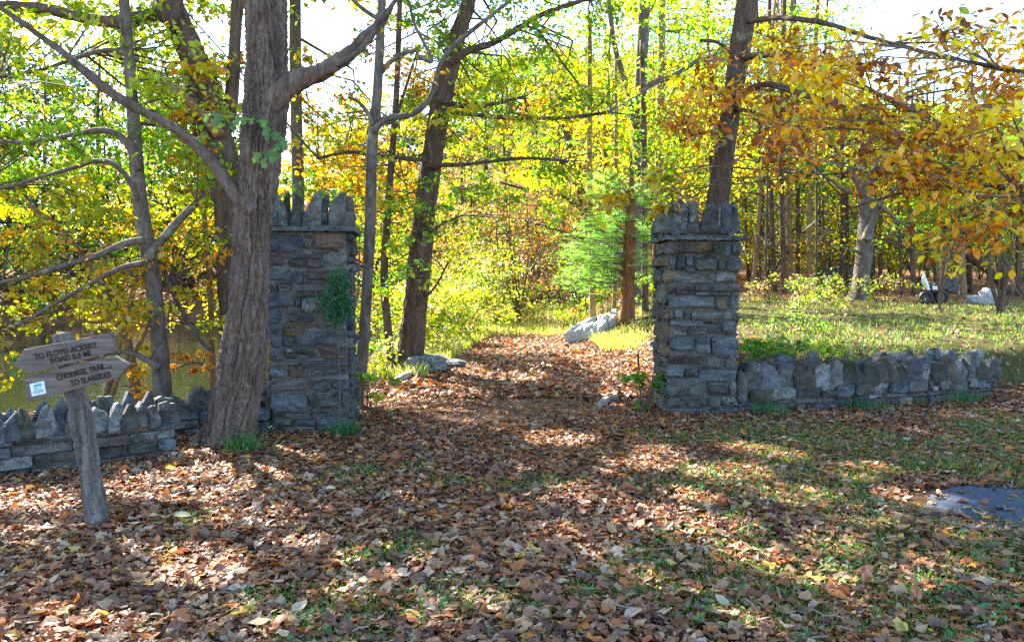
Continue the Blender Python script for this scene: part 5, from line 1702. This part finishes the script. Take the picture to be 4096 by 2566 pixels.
rg = np.random.RandomState(910)
n = 150000
yy = 2.6 + 6.6 * rg.uniform(size=n)
xx = rg.uniform(-1, 1, n) * (yy * .72 + .3)
g_ = grass_mask(xx, yy)
k_ = (rg.uniform(size=n) < g_ * .85 + .02) & (((xx - 3.35) / .62) ** 2 + ((yy - 5.2) / .42) ** 2 > 1) & ~inside_wall(xx, yy)
xx, yy = xx[k_], yy[k_]
n = len(xx)
gc = pick([(.5, (.13, .26, .04)), (.3, (.22, .31, .06)), (.2, (.07, .17, .04))], n, rg) * rg.uniform(.7, 1.3, n)[:, None]
Va, Fa, Ca = blades(xx, yy, rg.uniform(.02, .06, n), rg.uniform(.004, .009, n), gc, rg)
n = 90000
yy = rg.uniform(9.2, 30, n)
xx = rg.uniform(2.4, 24, n)
k_ = (rg.uniform(size=n) < field_mask(xx, yy) * (.2 + .7 * (noise2(xx, yy, .7, 51) > -.05))) & ~inside_wall(xx, yy) & (np.abs(xx) < yy * .75)
xx, yy = xx[k_], yy[k_]
n = len(xx)
gc = pick([(.4, (.16, .25, .04)), (.25, (.26, .29, .06)), (.2, (.09, .18, .035)), (.15, (.36, .29, .13))], n, rg) * rg.uniform(.7, 1.25, n)[:, None]
Vb, Fb, Cb = blades(xx, yy, rg.uniform(.03, .12, n), rg.uniform(.010, .022, n), gc, rg)
n = 22000
yy = rg.uniform(12, 32, n)
sgn = rg.choice([-1, 1], n)
xx = trail_x(yy) + sgn * np.interp(yy, [12, 20, 26, 30], [1.7, 1.3, .9, .6]) + sgn * np.abs(rg.normal(0, .6, n))
xx = np.where((yy > 21) & (rg.uniform(size=n) < .35), trail_x(yy) + rg.normal(0, .9, n), xx)
k_ = (xx > -2.9) & ~((sgn > 0) & (yy < 16))
xx, yy = xx[k_], yy[k_]
n = len(xx)
gc = pick([(.5, (.36, .40, .08)), (.3, (.5, .44, .16)), (.2, (.2, .3, .05))], n, rg) * rg.uniform(.7, 1.25, n)[:, None]
Vc, Fc, Cc = blades(xx, yy, rg.uniform(.06, .28, n), rg.uniform(.012, .022, n), gc, rg, .35)
V, F = join([(Va, Fa), (Vb, Fb), (Vc, Fc)])
tag(mk('grass', V, F, M['grass'], col=np.concatenate([Ca, Cb, Cc])), 'short green grass showing through the leaves and over the field', 'grass', kind='stuff')

# clover-like ground cover leaves
rg = np.random.RandomState(915)
n = 26000
yy = 2.8 + 6.2 * rg.uniform(size=n)
xx = rg.uniform(-1, 1, n) * (yy * .72 + .3)
k_ = (rg.uniform(size=n) < grass_mask(xx, yy) * .4 * (noise2(xx, yy, 2.2, 61) > .05)) & ~inside_wall(xx, yy)
xx, yy = xx[k_], yy[k_]
n = len(xx)
C = np.stack([xx, yy, H(xx, yy) + rg.uniform(.02, .06, n)], 1)
gc = pick([(.6, (.05, .17, .05)), (.4, (.09, .24, .05))], n, rg) * rg.uniform(.7, 1.3, n)[:, None]
V, F, cc = leaf_mesh(C, rg.uniform(.022, .045, n), gc, T6, rg, .05, .35)
tag(mk('ground_ivy', V, F, M['grass'], col=cc), 'small round green ground ivy leaves among the litter', 'ground cover', kind='stuff')

def tuft(label, x, y, n, h, r, seed, col=(.05, .17, .05)):
    rg = np.random.RandomState(seed)
    xx, yy = x + rg.normal(0, r, n), y + rg.normal(0, r, n)
    gc = np.array([col]) * rg.uniform(.6, 1.4, n)[:, None]
    V, F, cc = blades(xx, yy, rg.uniform(.5, 1.1, n) * h, rg.uniform(.004, .008, n), gc, rg, .7)
    tag(mk('grass_tuft', V, F, M['grass'], col=cc, base=(x, y, float(H(x, y)))), label, 'grass tuft')
tuft('dark green grass tuft at the base of the trunk-side pillar', P(345, 430, 7.6)[0], 7.58, 260, .22, .07, 1)
tuft('grass tuft at the foot of the big trunk beside the plinth', P(246, 440, 7.0)[0], 6.95, 220, .24, .07, 2, (.09, .22, .05))
tuft('small grass tuft below the field wall near its pillar', 2.95, 8.75, 200, .2, .1, 3)
tuft('grass tuft below the middle of the field wall', 4.3, 9.2, 200, .18, .14, 4)
tuft('grass tuft below the far end of the field wall', 5.7, 9.7, 200, .2, .14, 5)

# ------------------------------------------------------------------ stones, logs and odd things
def lump(name, label, cat, c, s, mat, seed, rz=0., amp=.22, flat_cut=None):
    rg = np.random.RandomState(seed)
    th, ph = np.meshgrid(np.linspace(0, math.pi, 18), np.linspace(0, 2 * math.pi, 28, endpoint=False), indexing='ij')
    V = np.stack([np.sin(th) * np.cos(ph), np.sin(th) * np.sin(ph), np.cos(th)], -1).reshape(-1, 3)
    V = V / (np.abs(V) ** 3.5).sum(1)[:, None] ** (1 / 3.5)
    V = V * (1 + amp * perlin(V * 1.6 + seed) + amp * .5 * perlin(V * 4 + seed))[:, None]
    V = V * np.asarray(s)
    cs, sn = math.cos(rz), math.sin(rz)
    V = np.stack([V[:, 0] * cs - V[:, 1] * sn, V[:, 0] * sn + V[:, 1] * cs, V[:, 2]], 1) + np.asarray(c)
    i = np.arange(17)[:, None] * 28
    j = np.arange(28)[None]
    k = (j + 1) % 28
    F = np.stack([i + j, i + 28 + j, i + 28 + k, i + k], -1).reshape(-1, 4)
    o = mk(name, V, F, mat, base=c)
    return tag(o, label, cat)

# sloping pale ledge of rock by the pine
pr = thing('rock_ledge', 'pale sunlit slanting rock ledge beside the trail in front of the pine', 'rock', (1.9, 19.6, .35))
slabs = [[(565, 332, 18.4), (580, 333.5, 18.6), (592, 326, 19.2), (597, 316.5, 20.2), (585, 320, 19.8), (574, 325.5, 19.0)],
         [(582, 334, 18.7), (596, 333, 18.9), (607, 322, 19.7), (608, 313, 20.4), (598.5, 316.5, 20.2), (593.5, 326.5, 19.3)],
         [(608.5, 323, 19.8), (616, 317, 20.1), (617, 309, 20.8), (609, 312.5, 20.5)]]
rngk = np.random.RandomState(9)
for sl in slabs:
    q = np.array([P(*e) for e in sl])
    q = catmull(np.vstack([q, q[:1]]), 25)[:-1] + rngk.normal(0, .015, (24, 3))
    cq = q.mean(0)
    inn = cq + (q - cq) * .8 + np.array([0, 0, .05]) + rngk.normal(0, .012, (24, 3))
    V = np.vstack([q - np.array([0, 0, .45]), q, inn, cq[None] + [0, 0, .05]])
    j = np.arange(24)
    k = (j + 1) % 24
    Fs = [np.stack([j, k, 24 + k, 24 + j], 1), np.stack([24 + j, 24 + k, 48 + k, 48 + j], 1), np.stack([48 + j, 48 + k, np.full(24, 72)], 1)]
    mk('rock_slab', V, Fs, M['pale_rock'], pr)
# fallen grey log and stone by the middle trunk
def log(label, a, b, da, db, r, mat='log', name='fallen_log', seed=1):
    A_, B_ = P(*a, da), P(*b, db)
    A_[2] = float(H(A_[0], A_[1])) + r * .6
    B_[2] = float(H(B_[0], B_[1])) + r * .8
    mid = (A_ + B_) / 2 + np.array([0, .03, .02])
    V, F = tube([[*A_, r * .8], [*mid, r], [*B_, r * .9]], 30, 14, .008, 14, .2, seed)
    tag(mk(name, V, F, M[mat], base=(A_ + B_) / 2, smooth=True), label, 'log')
log('bleached fallen log at the foot of the leaning trailside tree', (392, 388), (422, 366), 11.2, 12.9, .06, seed=3)
log('short pale log lying in the leaves beside the field-side pillar', (598, 414), (614, 402), 9.2, 9.9, .05, seed=4)
lump('rock', 'mossy boulder behind the foot of the leaning trailside tree', 'rock', (P(426, 366, 13.0)[0], 13.0, .1), (.35, .3, .18), M['stone_lichen'], 7)
lump('rock', 'flat grey stone lying on the bank by the mossy boulder', 'rock', (P(440, 360, 13.6)[0], 13.6, .06), (.45, .25, .1), M['stone_grey'], 8)
bx = P(988, 318, 22)
lump('rock', 'white sunlit boulder in the grass past the parked machine', 'rock', (P(988, 314, 22)[0], 22, float(H(P(988, 314, 22)[0], 22)) + .15), (.24, .2, .26), M['pale_rock'], 11, .4, .35)
lump('rock', 'small pale stone leaning on the white boulder in the grass', 'rock', (P(976, 320, 21.7)[0], 21.7, float(H(P(976, 320, 21.7)[0], 21.7)) + .1), (.28, .22, .14), M['pale_rock'], 12, .2, .3)
lump('rock', 'grey boulder among the trunks near the woods edge', 'rock', (P(950, 290, 28)[0], 28, float(H(P(950, 290, 28)[0], 28)) + .2), (.5, .4, .3), M['stone_grey'], 13)
lump('rock', 'dark grey boulder in the woods behind the thick grey tree', 'rock', (P(838, 274, 33)[0], 33, float(H(P(838, 274, 33)[0], 33)) + .3), (.9, .5, .42), M['stone_grey'], 14)
# red-brown stake on the bank
st = P(638, 376, 12)
zs = float(H(st[0], 12.0))
V, F = tube([[st[0], 12, zs - .05, .022], [st[0] + .005, 12, zs + .18, .02], [st[0] - .005, 12, zs + .38, .018]], 12, 8, .002, 30)
tag(mk('wooden_stake', V, F, M['bark_red'], base=(st[0], 12, zs)), 'short dark red wooden stake on the leafy bank', 'stake')
# flat asphalt patch at the edge of the picture
ol = [(930, 509), (938, 499), (952, 494), (985, 490), (1030, 488), (1075, 492), (1085, 520), (1060, 540), (1030, 534), (1000, 536), (970, 537), (945, 530), (933, 521)]
pts = []
for a, b in ol:
    d = EYE / ((b - 280.2) / FPX)
    pts.append(((a - 512) / FPX * d, d))
pts = np.array(pts)
pts = catmull(np.vstack([pts, pts[:1]]), 60)[:-1]
rg = np.random.RandomState(3)
pts = pts + rg.normal(0, .015, pts.shape)
zt = float(H(pts[:, 0], pts[:, 1]).mean()) + .018
n = len(pts)
cen = pts.mean(0)
V = np.vstack([np.column_stack([pts, np.full(n, zt - .06)]), np.column_stack([pts, np.full(n, zt - .008)]), np.column_stack([cen + (pts - cen) * .97, np.full(n, zt)])])
j = np.arange(n)
k = (j + 1) % n
tag(mk('stone_slab', V, [np.stack([j, k, n + k, n + j], 1), np.stack([n + j, n + k, 2 * n + k, 2 * n + j], 1), (2 * n + j)[None]], M['asphalt'], base=(cen[0], cen[1], zt)), 'flat dark blue-grey slab showing through the leaves at the picture edge', 'slab', kind='thing')
# short pipe end between trunk and pillar
c = P(261, 405, 7.98)
pp = thing('drain_block', 'pale block with a round dark hole between the trunk and pillar', 'drain', (c[0], 8.0, 0))
ang = np.linspace(0, 2 * math.pi, 24, endpoint=False)
ro, ri = .10, .058
def ring(r, y, sq=False):
    if sq:
        k_ = np.maximum(np.abs(np.cos(ang)), np.abs(np.sin(ang)))
        return np.stack([c[0] + r * np.cos(ang) / k_, np.full(24, y), c[2] + r * np.sin(ang) / k_], 1)
    return np.stack([c[0] + r * np.cos(ang), np.full(24, y), c[2] + r * np.sin(ang)], 1)
V = np.vstack([ring(ro, 8.2, True), ring(ro, 7.96, True), ring(ri, 7.955), ring(ri, 8.15)])
j = np.arange(24)
k = (j + 1) % 24
F = [np.stack([q * 24 + j, q * 24 + k, q * 24 + 24 + k, q * 24 + 24 + j], 1) for q in range(3)] + [(72 + j)[None]]
mk('block', V, F, M['stone_tan'], pp)
V, F = box((c[0], 8.05, (c[2] - ro) / 2), (.22, .2, c[2] - ro))
mk('footing', V, [F], M['mortar'], pp)

# ------------------------------------------------------------------ parked machine with a white windscreen in the field
mx = P(930, 316, 21.5)
z0 = float(H(mx[0], 21.5))
mc = thing('parked_machine', 'small black machine with a tall white curved windscreen parked in the grass', 'vehicle', (mx[0], 21.5, z0))
def mpt(dx, dz, dy=0.):
    return np.array([mx[0] + dx, 21.5 + dy, z0 + dz])
def wheel(dx, dy, r, w):
    t_ = np.linspace(0, 2 * math.pi, 22, endpoint=False)
    prof = [(r * .55, -w / 2), (r * .92, -w / 2), (r, -w / 4), (r, w / 4), (r * .92, w / 2), (r * .55, w / 2)]
    V = np.concatenate([[mpt(dx + q * math.cos(a), r + q * math.sin(a), dy + s) for a in t_] for q, s in prof])
    j = np.arange(22)
    k = (j + 1) % 22
    F = [np.stack([i * 22 + j, i * 22 + k, ((i + 1) % 6) * 22 + k, ((i + 1) % 6) * 22 + j], 1) for i in range(6)]
    o = mk('wheel', V, F, M['black'], mc, smooth=True)
    V = np.concatenate([[mpt(dx + q * math.cos(a), r + q * math.sin(a), dy + s) for a in t_] for q, s in ((r * .56, -w * .3), (r * .56, w * .3))])
    mk('hub', V, [np.stack([j, k, 22 + k, 22 + j], 1), j[None], (22 + j)[None][:, ::-1]], M['stone_grey'], o)
wheel(-.20, -.12, .19, .13)
wheel(.24, -.1, .19, .14)
wheel(.30, .35, .19, .14)
V, F = tube([[*mpt(-.28, .36), .06], [*mpt(-.08, .40), .13], [*mpt(.15, .38, .05), .15], [*mpt(.36, .44, .1), .10]], 20, 14, 0, 5, .15, 2)
mk('body', V, F, M['black'], mc, smooth=True)
V, F = tube([[*mpt(.12, .52, .05), .06], [*mpt(.28, .58, .08), .09], [*mpt(.44, .68, .1), .07], [*mpt(.54, .72, .1), .03]], 16, 12, 0, 5, .1, 1)
mk('seat', V, F, M['black'], mc, smooth=True)
g = np.linspace(0, 1, 14)
h_ = np.linspace(-1, 1, 9)
Gs, Hs = np.meshgrid(g, h_, indexing='ij')
wv = .15 * np.sin(np.clip(Gs * 1.06 + .12, 0, 1) * math.pi) ** .5
Vx = -.26 + .16 * (1 - Gs) ** 1.6 + Hs * wv * .75
Vy = -.05 - .1 * (1 - Hs ** 2) + Hs * .05
Vz = .40 + .52 * Gs
V = np.stack([mx[0] + Vx, 21.5 + Vy, z0 + Vz], -1).reshape(-1, 3)
V = np.vstack([V, V + np.array([.006, .02, 0])])
ii = (np.arange(13)[:, None] * 9 + np.arange(8)[None])
Fq = np.stack([ii, ii + 1, ii + 10, ii + 9], -1).reshape(-1, 4)
mk('windscreen', V, [Fq, Fq[:, ::-1] + 126], M['white'], mc, smooth=True)
V, F = tube([[*mpt(-.3, .56, -.22), .018], [*mpt(-.16, .6, 0), .02], [*mpt(-.1, .56, .25), .018]], 14, 8)
mk('handlebar', V, F, M['black'], mc)
V, F = box(mpt(.05, .47, -.12), (.14, .03, .10))
mk('side_panel', V, F, M['white'], mc)
print('leaves', NLEAF[0], 'tris', sum(len(o.data.loop_triangles) if False else sum(1 for _ in ()) for o in bpy.data.objects if o.type == 'MESH'))
